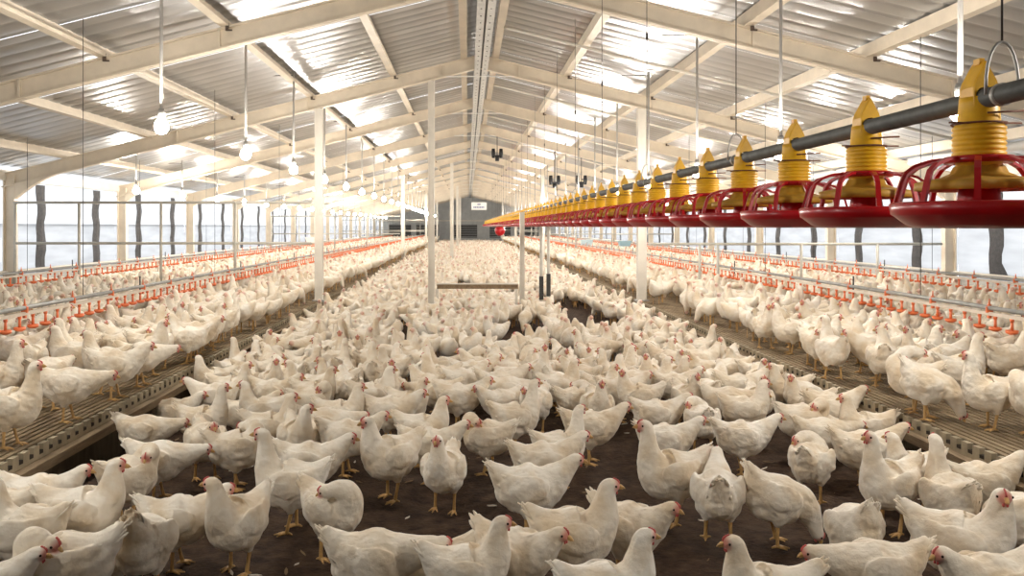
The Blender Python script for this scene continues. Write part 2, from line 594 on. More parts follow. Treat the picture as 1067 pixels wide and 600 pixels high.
# ---------------------------------------------------------------- pen partitions: posts and rails
def post(x, y, wd, z0, label, group=None, m=cream_l, z1=None):
    root = empty('roof_post', (x, y, z0))
    tag(root, label, 'post', group)
    zt = (CAMH + 2.385 - SLOPE * abs(x - RIDGE) - 0.19) if z1 is None else z1
    mb = MB()
    h = wd / 2
    mb.box((-h, -h, 0), (-h * 0.75, h, zt - z0)); mb.box((h * 0.75, -h, 0), (h, h, zt - z0)); mb.box((-h * 0.75, -h * 0.7, 0), (h * 0.75, h * 0.7, zt - z0))
    mb.build('shaft', m, root)
    mb = MB(); mb.box((-h * 1.5, -h * 1.5, -0.01), (h * 1.5, h * 1.5, 0.015)); mb.build('base_plate', galv, root)
PD = [12.0, 27.6, 43.2, 58.8]
post(-2.06, 12.0, 0.11, SLZ, 'pale square roof post at the left platform edge, under second roof frame')
post(-0.50, 12.0, 0.09, 0.0, 'slim pale roof post standing in the litter left of the gate sill')
post(2.42, 12.0, 0.12, SLZ, 'pale square roof post at the right platform edge below the feeder line')
post(0.76, 12.0, 0.065, 0.0, 'thin pale gate post right of the wooden gate sill', z1=CAMH + 0.2)
for y in PD[1:]:
    for x, z in ((-2.06, SLZ), (-0.5, 0.0), (2.42, SLZ)):
        post(x, y, 0.11, z, 'distant pale roof post deep in the house', 'distant roof posts')
def fence(y, name, label, x0, x1, posts, rails, z0):
    root = empty('pipe_fence', ((x0 + x1) / 2, y, 0))
    tag(root, label, 'fence')
    cx = (x0 + x1) / 2
    for z in rails:
        mb = MB(); mb.tube([(x0 - cx, 0, z), (x1 - cx, 0, z)], 0.018, 8); mb.build('rail', galvp, root)
    for p in posts:
        mb = MB(); mb.tube([(p - cx, 0, z0), (p - cx, 0, max(rails))], 0.02, 8); mb.build('fence_post', galvp, root)
galvp = mat('pale_pipe', (0.56, 0.53, 0.46), 0.5, 0.2, 0.2, 8)
fw = ['', 'far second ', 'far third ', 'far fourth ']
for i, y in enumerate(PD):
    fence(y - 0.10, '', '%spen partition of pipes across the left platform' % (fw[i] or 'nearest '), XL + 0.2, -2.15, [XL + 0.22, -5.35, -4.22, -3.2], [1.07, 1.63], SLZ)
    fence(y - 0.10, '', '%spen partition of pipes across the right platform' % (fw[i] or 'nearest '), 2.52, XR - 0.25, [3.2, 3.45, 4.6, 5.65], [1.06] if i == 0 else [1.06, 1.63], SLZ)
# gate in the litter alley
g = empty('gate_sill', (0.13, 11.95, 0)); tag(g, 'low wooden gate sill between the slim posts', 'gate sill')
mb = MB(); mb.box((-0.55, -0.03, 0.44), (0.57, 0.03, 0.50)); mb.build('board', timber, g)
mb = MB(); mb.box((-0.55, -0.035, 0.501), (0.57, 0.035, 0.515)); mb.build('cap_strip', cream_l, g)
mb = MB(); mb.box((-0.57, -0.03, 0), (-0.53, 0.03, 0.44)); mb.box((0.53, -0.03, 0), (0.565, 0.03, 0.44)); mb.build('bracket', cream_l, g)
for k, (xp, ytop, ybase, lab) in enumerate(((564, 236, 319, 'left of the pair of thin galvanised stakes beside the gate'), (571.5, 232, 314, 'right of the pair of thin galvanised stakes beside the gate'))):
    p = px(xp, ybase + 16, 0)
    root = empty('stake', p); tag(root, lab, 'stake')
    mb = MB(); mb.tube([(0, 0, -0.01), (0, 0, 1.30)], 0.022, 8); mb.build('pole', galvp, root)
    mb = MB(); mb.box((-0.028, -0.03, 0.30), (0.028, 0.03, 0.62)); mb.build('dark_sleeve', dark, root)

# ---------------------------------------------------------------- drinker lines
def cup_mesh():
    mb = MB()
    mb.tube([(0, 0, 0.0), (0, 0, -0.020)], [0.014, 0.012], 8)
    mb.tube([(0, 0, -0.020), (0, 0, -0.080)], [0.009, 0.010], 6)
    mb.lathe([(0.010, -0.076), (0.016, -0.090), (0.036, -0.080), (0.040, -0.075), (0.038, -0.094), (0.016, -0.104), (0.0001, -0.104)], 10)
    return mb.mesh('drip_cup', orange)
CUP = cup_mesh()
def clip_mesh():
    mb = MB()
    mb.box((-0.010, -0.010, -0.05), (0.010, 0.010, 0.045))
    mb.tube([(0, 0, 0.045), (0, 0, 0.085)], [0.006, 0.004], 6)
    mb.box((-0.022, -0.008, -0.012), (0.022, 0.008, 0.03))
    return mb.mesh('pipe_clip', orange)
CLIP = clip_mesh()
def drinker(x, zw, label, nind):
    root = empty('drinker_line', (x, 0, 0))
    tag(root, label, 'drinker line')
    ya, yb = 2.0, 62.0
    mb = MB(); mb.tube([(0, ya, zw + 0.052), (0, yb, zw + 0.052)], 0.016, 10); mb.build('support_pipe', galv, root)
    mb = MB(); mb.box((-0.011, ya, zw + 0.0), (0.011, yb, zw + 0.024)); mb.build('water_pipe', mat('dusty_pipe', (0.62, 0.53, 0.43), 0.6, 0, 0.2, 10), root)
    n = int((yb - ya) / 0.182)
    rest = MB()
    src = [v.co[:] for v in CUP.vertices]; sf = [tuple(p.vertices) for p in CUP.polygons]
    for k in range(n):
        y = ya + 0.1 + 0.182 * k
        if k < nind:
            link('drip_cup', CUP, root, (0, y, zw), rng.uniform(-0.3, 0.3))
        elif y < 34:
            rest.add([(a, b + y, c + zw) for a, b, c in src], sf)
        else:
            rest.tube([(0, y, zw), (0, y, zw - 0.08)], 0.008, 4)
            rest.cbox((0, y, zw - 0.085), (0.055, 0.055, 0.022))
    tag(rest.build('distant_drip_cups', orange, root), kind='stuff')
    y = ya + 0.35
    k = 0
    while y < 30:
        link('pipe_clip', CLIP, root, (0, y, zw + 0.03))
        y += 0.728
    for k in range(12):
        y = ya + 1.3 + k * 3.6
        zt = roof(x)
        mb = MB()
        mb.tube([(0, y, zw + 0.06), (0, y, zt - (0.125 if x > 3 and x < 4 else 0.03))], 0.003, 5)
        mb.build('suspension_wire', dark, root)
        mb = MB(); mb.tube([(0, y + 1.2, zw - 0.02), (0, y + 1.2, zw + 0.15)], 0.007, 6); mb.build('level_pin', dark, root)
drinker(-3.07, 0.685, 'orange cup drinker line over the left platform, the one nearer the litter', 120)
drinker(3.62, 0.685, 'orange cup drinker line over the right platform, the one nearer the litter', 120)
drinker(-5.35, 0.70, 'orange cup drinker line along the left wall, behind the nearer line', 0)
drinker(5.65, 0.70, 'orange cup drinker line along the right wall, behind the nearer line', 0)

# ---------------------------------------------------------------- feeder line
FX, FZ = 1.17, CAMH + 0.289          # auger pipe
FS = 0.558
mb = MB()
mb.tube([(0, -1.0, 0), (0, 58.0, 0)], 0.0225, 16)
o = mb.build('auger_pipe', mat('dull_pipe', (0.22, 0.225, 0.21), 0.5, 0.3, 0.35, 10), None, (FX, 0, FZ))
tag(o, 'grey feed auger pipe running down the house through the yellow feeder caps', 'feed pipe')

def feeder_meshes():
    M = {}
    zb = -0.295                         # pan bottom relative to the pipe
    mb = MB()
    mb.lathe([(0.0001, zb + 0.012), (0.03, zb + 0.012), (0.032, zb + 0.004), (0.125, zb + 0.002), (0.150, zb + 0.010), (0.175, zb + 0.030), (0.182, zb + 0.034), (0.186, zb + 0.058),
              (0.180, zb + 0.062), (0.174, zb + 0.058), (0.168, zb + 0.036), (0.145, zb + 0.018), (0.10, zb + 0.012), (0.055, zb + 0.02), (0.048, zb + 0.05), (0.040, zb + 0.098)], 40)
    M['pan'] = mb.mesh('pan', redp)
    mb = MB()
    mb.lathe([(0.040, zb + 0.150), (0.050, zb + 0.142), (0.056, zb + 0.128), (0.075, zb + 0.119), (0.110, zb + 0.112), (0.126, zb + 0.108), (0.128, zb + 0.090), (0.118, zb + 0.088), (0.05, zb + 0.094)], 48,
             wob=lambda a: 1 + 0.05 * math.cos(8 * a))
    M['shade_cone'] = mb.mesh('shade_cone', yellowd)
    mb = MB()
    ring = [(0.066 * math.cos(2 * math.pi * k / 24), 0.066 * math.sin(2 * math.pi * k / 24), zb + 0.160) for k in range(25)]
    mb.lathe([(0.050, zb + 0.168), (0.070, zb + 0.166), (0.076, zb + 0.158), (0.070, zb + 0.150), (0.050, zb + 0.152), (0.050, zb + 0.168)], 28)
    for k in range(10):
        a = 2 * math.pi * k / 10 + 0.2
        c, s = math.cos(a), math.sin(a)
        pts = [(r * c, r * s, zb + z) for r, z in ((0.066, 0.160), (0.10, 0.158), (0.135, 0.146), (0.155, 0.130), (0.163, 0.110), (0.170, 0.085), (0.178, 0.056))]
        t = Vector((-s, c, 0))
        # flat ribbon bars
        vs, fs = [], []
        for i, p in enumerate(pts):
            p = Vector(p)
            q = Vector(pts[min(i + 1, len(pts) - 1)]) - Vector(pts[max(i - 1, 0)])
            nn = q.cross(t).normalized()
            for (u, v) in ((-1, -1), (1, -1), (1, 1), (-1, 1)):
                vs.append(p + t * (u * 0.0065) + nn * (v * 0.0035))
        for i in range(len(pts) - 1):
            for j in range(4):
                j2 = (j + 1) % 4
                fs.append((i * 4 + j, i * 4 + j2, i * 4 + 4 + j2, i * 4 + 4 + j))
        mb.add(vs, fs, 0, False)
    M['grille'] = mb.mesh('grille', redp)
    mb = MB()
    prof = [(0.046, zb + 0.142)]
    for k in range(6):
        z = zb + 0.166 + k * 0.0115
        prof += [(0.052, z), (0.0555, z + 0.003), (0.0555, z + 0.007), (0.052, z + 0.010)]
    prof += [(0.048, zb + 0.240), (0.044, zb + 0.245), (0.041, zb + 0.285), (0.040, zb + 0.30), (0.0001, zb + 0.30)]
    mb.lathe(prof, 28)
    M['drop_tube'] = mb.mesh('drop_tube', yellowp)
    # saddle cap: clasps the pipe, pointed roof
    mb = MB()
    out = [(-0.030, -0.045), (-0.029, 0.026), (-0.024, 0.042), (0.0, 0.086), (0.024, 0.042), (0.029, 0.026), (0.030, -0.045)]
    inn = [(-0.0235, -0.045), (-0.0235, 0.012), (-0.016, 0.023), (0.0, 0.0275), (0.016, 0.023), (0.0235, 0.012), (0.0235, -0.045)]
    vs, fs = [], []
    for y, k in ((-0.030, 0.94), (-0.025, 1.0), (0.025, 1.0), (0.030, 0.94)):
        vs += [(a * (k if b > -0.04 else 1), y, b if b < 0.03 else 0.03 + (b - 0.03) * k) for a, b in out]
    n = 7
    for r in range(3):
        for i in range(n - 1):
            fs.append((r * n + i, r * n + i + 1, (r + 1) * n + i + 1, (r + 1) * n + i))
    o0 = len(vs)
    vs += [(a, -0.030, b) for a, b in inn] + [(a, 0.030, b) for a, b in inn]
    for i in range(n - 1):
        fs.append((o0 + i + 1, o0 + i, o0 + n + i, o0 + n + i + 1))
        fs.append((i + 1, i, o0 + i, o0 + i + 1))
        fs.append((21 + i, 21 + i + 1, o0 + n + i + 1, o0 + n + i))
    mb.add(vs, fs)
    mb.box((-0.006, -0.012, 0.080), (0.006, 0.012, 0.094))
    M['saddle_cap'] = mb.mesh('saddle_cap', yellowp)
    mb = MB()
    ring = [(0.056 * math.cos(2 * math.pi * k / 16), 0.056 * math.sin(2 * math.pi * k / 16), zb + 0.240) for k in range(17)]
    mb.tube(ring, 0.0025, 5, caps=False)
    mb.tube([(-0.085, -0.03, zb + 0.240), (0.085, -0.02, zb + 0.240)], 0.0022, 5)
    mb.tube([(-0.01, -0.05, -0.035), (0.075, -0.045, -0.030)], 0.0025, 5)
    M['adjuster_wire'] = mb.mesh('adjuster_wire', mat('rusty_wire', (0.16, 0.06, 0.03), 0.7))
    return M
FM = feeder_meshes()
yy0 = F * FX / 533.0
k = -1
words = ['nearest', 'second nearest', 'third nearest', 'fourth nearest', 'fifth nearest', 'sixth nearest', 'seventh nearest', 'eighth nearest', 'ninth nearest', 'tenth nearest', 'eleventh nearest', 'twelfth nearest']
while True:
    y = yy0 + FS * k
    if y > 57: break
    root = empty('pan_feeder', (FX, y, FZ))
    if k < 0:
        lab = 'red and yellow pan feeder beyond the right edge of the view'
        tag(root, lab, 'feeder', 'hanging pan feeders')
    elif k < 12:
        lab = '%s red pan feeder with yellow tube on the feed pipe%s' % (words[k], ', at right edge' if k == 0 else '')
        tag(root, lab, 'feeder', 'hanging pan feeders')
    else:
        tag(root, 'small red and yellow pan feeder on the distant feed pipe, beyond the twelfth', 'feeder', 'distant pan feeders')
    rz = rng.uniform(-0.3, 0.3)
    for nm in ('pan', 'shade_cone', 'grille', 'drop_tube', 'saddle_cap', 'adjuster_wire'):
        if y > 22 and nm in ('adjuster_wire',):
            continue
        c = link(nm, FM[nm], root)
        if nm in ('pan', 'shade_cone', 'grille'):
            c.rotation_euler = (0, 0, rz)
    k += 1
# hangers of the feed pipe
mbh = MB()
mbh.lathe([(0.0235, -0.006), (0.0255, -0.006), (0.0255, 0.006), (0.0235, 0.006), (0.0235, -0.006)], 16)
for v in range(len(mbh.v)):
    a, b, c = mbh.v[v]; mbh.v[v] = (a, c, b)
hs = 1.0
for q in range(-1, 3):
    a = -0.05 + 0 * q
pts = []
for q in range(13):
    t = math.pi * q / 12
    pts.append((0.036 * math.cos(t), 0, 0.0 + (0.115 * math.sin(t) ** 0.8)))
mbh.tube(pts, 0.0035, 6)
HOOK = mbh.mesh('hook', galv)
for i in range(22):
    y = 1.89 + 1.87 * i
    root = empty('pipe_hanger', (FX, y, FZ))
    lab = ['wire hanger with hook at the right end of the feed pipe', 'wire hanger with wide hook behind the fifth feeder'][i] if i < 2 else 'thin wire hanger along the distant feed pipe'
    tag(root, lab, 'hanger', 'feed pipe hangers')
    link('hook', HOOK, root)
    mb = MB(); mb.tube([(0, 0, 0.112), (0, 0, roof(FX) - FZ - 0.002)], 0.0025, 5); wr = mb.build('wire', dark, root)
    mb = MB(); mb.cbox((0, 0, 0.95), (0.014, 0.014, 0.04)); mb.build('wire_grip', dark, wr)
# red drum feeder hanging from the line further down
root = empty('feed_hopper', (FX, 31.0, FZ)); tag(root, 'round red drum hanging below the distant feed pipe', 'hopper')
mb = MB(); mb.lathe([(0.0001, -0.62), (0.10, -0.60), (0.17, -0.52), (0.19, -0.42), (0.17, -0.34), (0.10, -0.28), (0.05, -0.26), (0.05, -0.02), (0.0001, -0.02)], 20)
mb.build('drum', redp, root)

# ---------------------------------------------------------------- lamps
def lamp_meshes():
    mb = MB()
    mb.lathe([(0.0001, -0.052), (0.030, -0.043), (0.046, -0.020), (0.050, 0.004), (0.042, 0.030), (0.022, 0.052), (0.016, 0.062)], 10)
    b = mb.mesh('bulb', bulb_m)
    mb = MB()
    mb.lathe([(0.0001, 0.130), (0.018, 0.128), (0.024, 0.110), (0.024, 0.075), (0.017, 0.060), (0.0001, 0.060)], 12)
    s = mb.mesh('socket', mat('socket', (0.30, 0.29, 0.27), 0.5))
    return b, s
LB, LS = lamp_meshes()
def lamp(x, y, z, label, group):
    root = empty('hanging_lamp', (x, y, z)); tag(root, label, 'lamp', group)
    link('bulb', LB, root); link('socket', LS, root)
    top = roof(x) - z - 0.002
    mb = MB(); mb.tube([(0, 0, 0.128), (0, 0, top)], 0.012, 8); cd = mb.build('conduit', mat('grey_conduit', (0.42, 0.40, 0.37), 0.5), root)
    mb = MB(); mb.tube([(0, 0, top - 0.05), (-0.35, 0, top - 0.05)], 0.006, 5); mb.build('cable_arm', dark, cd)
for i in range(-2, 23):  # negative steps: unseen bulbs added to brighten the near litter
    y = 6.07 + 2.31 * i
    lab = 'unseen bulb added before the inner left lamp row to light the foreground' if i < 0 else '%s bright bare bulb of the inner left lamp row' % words[i] if i < 8 else 'distant bright bulb of the inner left lamp row, past the eighth'
    lamp(-2.15, y, CAMH + 0.70, lab, 'inner left lamps')
for i in range(-1, 24):  # the negative step is an unseen bulb, added for foreground light
    y = 4.03 + 2.31 * i
    lab = 'unseen bulb added before the inner right lamp row to light the foreground' if i < 0 else '%s bulb on a pale conduit above and behind the feeder line' % words[i] if i < 4 else 'bulb behind the feeder line, past the fourth of its row'
    lamp(2.30, y, CAMH + 0.54, lab, 'inner right lamps')
for i in range(20):
    y = 13.3 + 2.15 * i
    lab = '%s bright bulb of the lamp row along the left wall' % words[i] if i < 6 else 'distant bright bulb of the row along the left wall, past the sixth'
    lamp(-5.10, y, CAMH + 0.55, lab, 'left wall lamps')
for i in range(20):
    y = 11.4 + 2.31 * i
    lamp(5.3, y, CAMH + 0.55, 'bright bulb of the row along the right wall', 'right wall lamps')

# ---------------------------------------------------------------- small fittings
def fan(x, y, z, label):
    root = empty('twin_fitting', (x, y, z)); tag(root, label, 'fitting')
    mb = MB(); mb.cbox((0, 0, 0), (0.22, 0.05, 0.04)); mb.build('arm', black, root)
    for sx in (-1, 1):
        mb = MB(); mb.tube([(sx * 0.09, 0, -0.05), (sx * 0.09, 0, 0.06), (sx * 0.09, 0, 0.17)], [0.035, 0.05, 0.04], 10); mb.build('head', black, root)
    mb = MB(); mb.tube([(0, 0, -0.12), (0, 0, -0.02)], [0.05, 0.05], 10); mb.build('lower_box', black, root)
    mb = MB(); mb.tube([(0, 0, 0.02), (0, 0, roof(x) - z - 0.03)], 0.010, 6); mb.build('drop_rod', black, root)
fan(0.70, 20.3, CAMH + 1.66, 'black twin-headed fitting hanging right of the ridge channel in mid-house')
fan(2.05, 20.3, CAMH + 1.03, 'left of two black twin-headed fittings hanging above the feeder line in mid-house')
fan(2.72, 20.6, CAMH + 1.05, 'right of two black twin-headed fittings hanging above the feeder line in mid-house')
# sign hanging near the far end
root = empty('hanging_sign', (0.70, 52.0, CAMH + 1.0)); tag(root, 'small white sign with blue print hanging near the far end', 'sign')
mb = MB(); mb.box((-0.46, -0.012, 0.0), (0.46, 0.012, 0.46)); mb.build('board', white_p, root)
mb = MB()
mb.box((-0.10, -0.0145, 0.30), (0.10, -0.0125, 0.36))
for k in range(7):
    mb.box((-0.33 + k * 0.095, -0.0145, 0.12), (-0.33 + k * 0.095 + 0.07, -0.0125, 0.20))
mb.build('print', signblue, root)
mb = MB()
for sx in (-0.4, 0.4):
    mb.tube([(sx, 0, 0.45), (sx, 0, roof(0.7 + sx) - CAMH - 1.002)], 0.006, 5)
mb.build('cord', dark, root)
# pale blue bins slung over the platforms
def bin_(x, y, z, label, m):
    root = empty('plastic_bin', (x, y, z)); tag(root, label, 'bin')
    mb = MB()
    vs, fs = [], []
    for (hx, hy, zz) in ((0.15, 0.12, 0), (0.20, 0.16, 0.17), (0.185, 0.145, 0.17), (0.14, 0.11, 0.012)):
        vs += [(-hx, -hy, zz), (hx, -hy, zz), (hx, hy, zz), (-hx, hy, zz)]
    for r in range(3):
        for q in range(4):
            q2 = (q + 1) % 4
            fs.append((r * 4 + q, r * 4 + q2, r * 4 + 4 + q2, r * 4 + 4 + q))
    fs += [(3, 2, 1, 0), (12, 13, 14, 15)]
    mb.add(vs, fs)
    mb.build('tub', m, root)
    mb = MB(); mb.tube([(0.1, 0, 0.16), (0.55, 0, roof(x + 0.55) - z - 0.012)], 0.012, 6); mb.build('sling_rod', cream_l, root)
bin_(3.75, 27.2, 0.72, 'pale blue plastic bin slung over the right platform, left of the post', bluebox)
bin_(4.95, 27.2, 0.68, 'blue-grey plastic bin slung over the right platform, behind the post', mat('blue_grey_plastic', (0.30, 0.45, 0.52), 0.4))
bin_(-4.85, 27.0, 0.80, 'whitish plastic bin slung over the left platform', white_p)

# ================================================================ HENS
def feather_mat():
    m = bpy.data.materials.new('white_feathers')
    m.use_nodes = True
    nt = m.node_tree
    b = nt.nodes['Principled BSDF']
    b.inputs['Roughness'].default_value = 0.85
    b.inputs['Specular IOR Level'].default_value = 0.15
    try:
        b.inputs['Sheen Weight'].default_value = 0.25
        b.inputs['Sheen Roughness'].default_value = 0.6
    except Exception:
        pass
    at = nt.nodes.new('ShaderNodeAttribute'); at.attribute_name = 'tint'
    sep = nt.nodes.new('ShaderNodeSeparateColor')
    nt.links.new(at.outputs['Color'], sep.inputs[0])
    oi = nt.nodes.new('ShaderNodeObjectInfo')
    tc = nt.nodes.new('ShaderNodeTexCoord')
    # dirt: soft brown patches with their own shape
    va = nt.nodes.new('ShaderNodeVectorMath'); va.operation = 'ADD'
    cb = nt.nodes.new('ShaderNodeCombineXYZ')
    mul = nt.nodes.new('ShaderNodeMath'); mul.operation = 'MULTIPLY'; mul.inputs[1].default_value = 37.0
    nt.links.new(oi.outputs['Random'], mul.inputs[0])
    nt.links.new(mul.outputs[0], cb.inputs[0])
    nt.links.new(tc.outputs['Object'], va.inputs[0]); nt.links.new(cb.outputs[0], va.inputs[1])
    n = nt.nodes.new('ShaderNodeTexNoise'); n.inputs['Scale'].default_value = 9.0; n.inputs['Detail'].default_value = 5
    nt.links.new(va.outputs[0], n.inputs['Vector'])
    r = nt.nodes.new('ShaderNodeValToRGB')
    r.color_ramp.elements[0].position = 0.36; r.color_ramp.elements[1].position = 0.60
    r.color_ramp.elements[0].color = (0.76, 0.645, 0.485, 1)
    r.color_ramp.elements[1].color = (0.90, 0.845, 0.745, 1)
    nt.links.new(n.outputs['Fac'], r.inputs[0])
    # per-bird tone
    add = nt.nodes.new('ShaderNodeMath'); add.operation = 'ADD'
    nt.links.new(oi.outputs['Random'], add.inputs[0]); nt.links.new(sep.outputs[1], add.inputs[1])
    fr = nt.nodes.new('ShaderNodeMath'); fr.operation = 'FRACT'
    nt.links.new(add.outputs[0], fr.inputs[0])
    tr = nt.nodes.new('ShaderNodeValToRGB')
    tr.color_ramp.elements[0].color = (0.90, 0.86, 0.80, 1); tr.color_ramp.elements[1].color = (1, 1, 1, 1)
    nt.links.new(fr.outputs[0], tr.inputs[0])
    mu = nt.nodes.new('ShaderNodeMix'); mu.data_type = 'RGBA'; mu.blend_type = 'MULTIPLY'; mu.inputs[0].default_value = 1.0
    nt.links.new(r.outputs[0], mu.inputs[6]); nt.links.new(tr.outputs[0], mu.inputs[7])
    mx = nt.nodes.new('ShaderNodeMix'); mx.data_type = 'RGBA'
    nt.links.new(sep.outputs[0], mx.inputs[0])
    nt.links.new(mu.outputs[2], mx.inputs[6])
    mx.inputs[7].default_value = (0.60, 0.21, 0.16, 1)
    nt.links.new(mx.outputs[2], b.inputs['Base Color'])
    # feather relief
    mp = nt.nodes.new('ShaderNodeMapping'); mp.inputs['Scale'].default_value = (22, 48, 34)
    nt.links.new(tc.outputs['Object'], mp.inputs[0])
    vo = nt.nodes.new('ShaderNodeTexVoronoi'); vo.feature = 'SMOOTH_F1'; vo.inputs['Scale'].default_value = 1.0
    vo.inputs['Smoothness'].default_value = 0.4
    nt.links.new(mp.outputs[0], vo.inputs['Vector'])
    n2 = nt.nodes.new('ShaderNodeTexNoise'); n2.inputs['Scale'].default_value = 55.0; n2.inputs['Detail'].default_value = 4
    nt.links.new(tc.outputs['Object'], n2.inputs['Vector'])
    ad = nt.nodes.new('ShaderNodeMath'); ad.operation = 'ADD'
    nt.links.new(vo.outputs['Distance'], ad.inputs[0]); nt.links.new(n2.outputs['Fac'], ad.inputs[1])
    bp = nt.nodes.new('ShaderNodeBump'); bp.inputs['Strength'].default_value = 0.5; bp.inputs['Distance'].default_value = 0.008
    nt.links.new(ad.outputs[0], bp.inputs['Height'])
    nt.links.new(bp.outputs[0], b.inputs['Normal'])
    return m
FEATHER = feather_mat()
COMB = mat('red_comb', (0.58, 0.10, 0.085), 0.6, 0, 0.2, 60)
HORN = mat('yellow_legs', (0.66, 0.40, 0.15), 0.6, 0, 0.35, 50)
EYE = mat('dark_eye', (0.03, 0.012, 0.006), 0.2)
HMATS = [FEATHER, COMB, HORN, EYE]

# body spine, tail to breast: x, z, half width, half height
BODY = [(-0.182, 0.338, 0.016, 0.013), (-0.158, 0.310, 0.036, 0.031), (-0.124, 0.274, 0.058, 0.055), (-0.084, 0.246, 0.084, 0.083), (-0.038, 0.227, 0.104, 0.105),
        (0.012, 0.218, 0.111, 0.112), (0.054, 0.225, 0.104, 0.106)]
# necks per pose: x, y, z, half width, half depth ; last two are skull and face, then beak direction
NECKS = {
    'up':    ([(0.098, 0, 0.256, 0.076, 0.080), (0.120, 0, 0.296, 0.052, 0.056), (0.128, 0, 0.336, 0.038, 0.041), (0.132, 0, 0.372, 0.030, 0.032), (0.138, 0, 0.400, 0.026, 0.028)], (1, 0, -0.10)),
    'tall':  ([(0.098, 0, 0.258, 0.074, 0.078), (0.116, 0, 0.305, 0.048, 0.052), (0.124, 0, 0.352, 0.034, 0.037), (0.128, 0, 0.398, 0.027, 0.029), (0.134, 0, 0.432, 0.025, 0.027)], (1, 0, 0.0)),
    'upl':   ([(0.098, 0, 0.256, 0.076, 0.080), (0.120, 0, 0.296, 0.052, 0.056), (0.130, 0.004, 0.336, 0.038, 0.041), (0.134, 0.008, 0.370, 0.030, 0.032), (0.137, 0.014, 0.398, 0.026, 0.028)], (0.35, 1, -0.1)),
    'upr':   ([(0.098, 0, 0.256, 0.076, 0.080), (0.120, 0, 0.296, 0.052, 0.056), (0.130, -0.004, 0.336, 0.038, 0.041), (0.134, -0.008, 0.370, 0.030, 0.032), (0.137, -0.014, 0.398, 0.026, 0.028)], (0.35, -1, -0.1)),
    'mid':   ([(0.108, 0, 0.248, 0.078, 0.080), (0.142, 0, 0.276, 0.056, 0.058), (0.172, 0, 0.302, 0.041, 0.042), (0.196, 0, 0.325, 0.031, 0.033), (0.214, 0, 0.342, 0.026, 0.028)], (1, 0, -0.18)),
    'low':   ([(0.110, 0, 0.236, 0.080, 0.080), (0.152, 0, 0.246, 0.058, 0.058), (0.192, 0, 0.258, 0.042, 0.042), (0.225, 0, 0.268, 0.031, 0.032), (0.248, 0, 0.272, 0.026, 0.027)], (1, 0, -0.35)),
    'peck':  ([(0.108, 0, 0.205, 0.080, 0.080), (0.142, 0, 0.172, 0.058, 0.058), (0.166, 0, 0.134, 0.042, 0.042), (0.182, 0, 0.096, 0.031, 0.032), (0.192, 0, 0.066, 0.026, 0.027)], (0.45, 0, -1)),
    'tuckl': ([(0.096, 0, 0.258, 0.078, 0.078), (0.114, 0.012, 0.296, 0.054, 0.054), (0.108, 0.036, 0.324, 0.040, 0.040), (0.084, 0.062, 0.330, 0.031, 0.031), (0.060, 0.078, 0.320, 0.026, 0.026)], (-0.8, 0.45, -0.5)),
    'tuckr': ([(0.096, 0, 0.258, 0.078, 0.078), (0.114, -0.012, 0.296, 0.054, 0.054), (0.108, -0.036, 0.324, 0.040, 0.040), (0.084, -0.062, 0.330, 0.031, 0.031), (0.060, -0.078, 0.320, 0.026, 0.026)], (-0.8, -0.45, -0.5)),
    'midl':  ([(0.104, 0, 0.250, 0.078, 0.080), (0.134, 0.006, 0.282, 0.056, 0.058), (0.154, 0.016, 0.312, 0.041, 0.042), (0.168, 0.028, 0.338, 0.031, 0.033), (0.176, 0.040, 0.356, 0.026, 0.028)], (0.6, 0.8, -0.2)),
}
def catmull(P, sub):
    P = np.asarray(P, float)
    out = []
    for i in range(len(P) - 1):
        p0, p1, p2, p3 = P[max(i - 1, 0)], P[i], P[i + 1], P[min(i + 2, len(P) - 1)]
        for k in range(sub):
            t = k / sub
            out.append(0.5 * ((2 * p1) + (-p0 + p2) * t + (2 * p0 - 5 * p1 + 4 * p2 - p3) * t * t + (-p0 + 3 * p1 - 3 * p2 + p3) * t ** 3))
    out.append(P[-1])
    return np.array(out)
def loft(P, n, mb, sub, mi=0):
    """P rows: x,y,z,a,b ; closed tube, side vector transported"""
    Q = catmull(P, sub) if sub > 1 else np.asarray(P, float)
    side = Vector((0, 1, 0))
    vs, fs = [], []
    for i, q in enumerate(Q):
        t = Vector(Q[min(i + 1, len(Q) - 1)][:3]) - Vector(Q[max(i - 1, 0)][:3])
        t.normalize()
        side = (side - t * side.dot(t)).normalized()
        u = t.cross(side)
        c = Vector(q[:3])
        for k in range(n):
            a = 2 * math.pi * k / n
            vs.append(c + side * (max(q[3], 0.002) * math.cos(a)) + u * (max(q[4], 0.002) * math.sin(a)))
    m = len(Q)
    for i in range(m - 1):
        for k in range(n):
            k2 = (k + 1) % n
            fs.append((i * n + k, i * n + k2, (i + 1) * n + k2, (i + 1) * n + k))
    vs += [Vector(Q[0][:3]), Vector(Q[-1][:3])]
    a, b = m * n, m * n + 1
    for k in range(n):
        k2 = (k + 1) % n
        fs.append((a, k2, k)); fs.append((b, (m - 1) * n + k, (m - 1) * n + k2))
    mb.add(vs, fs, mi, True)

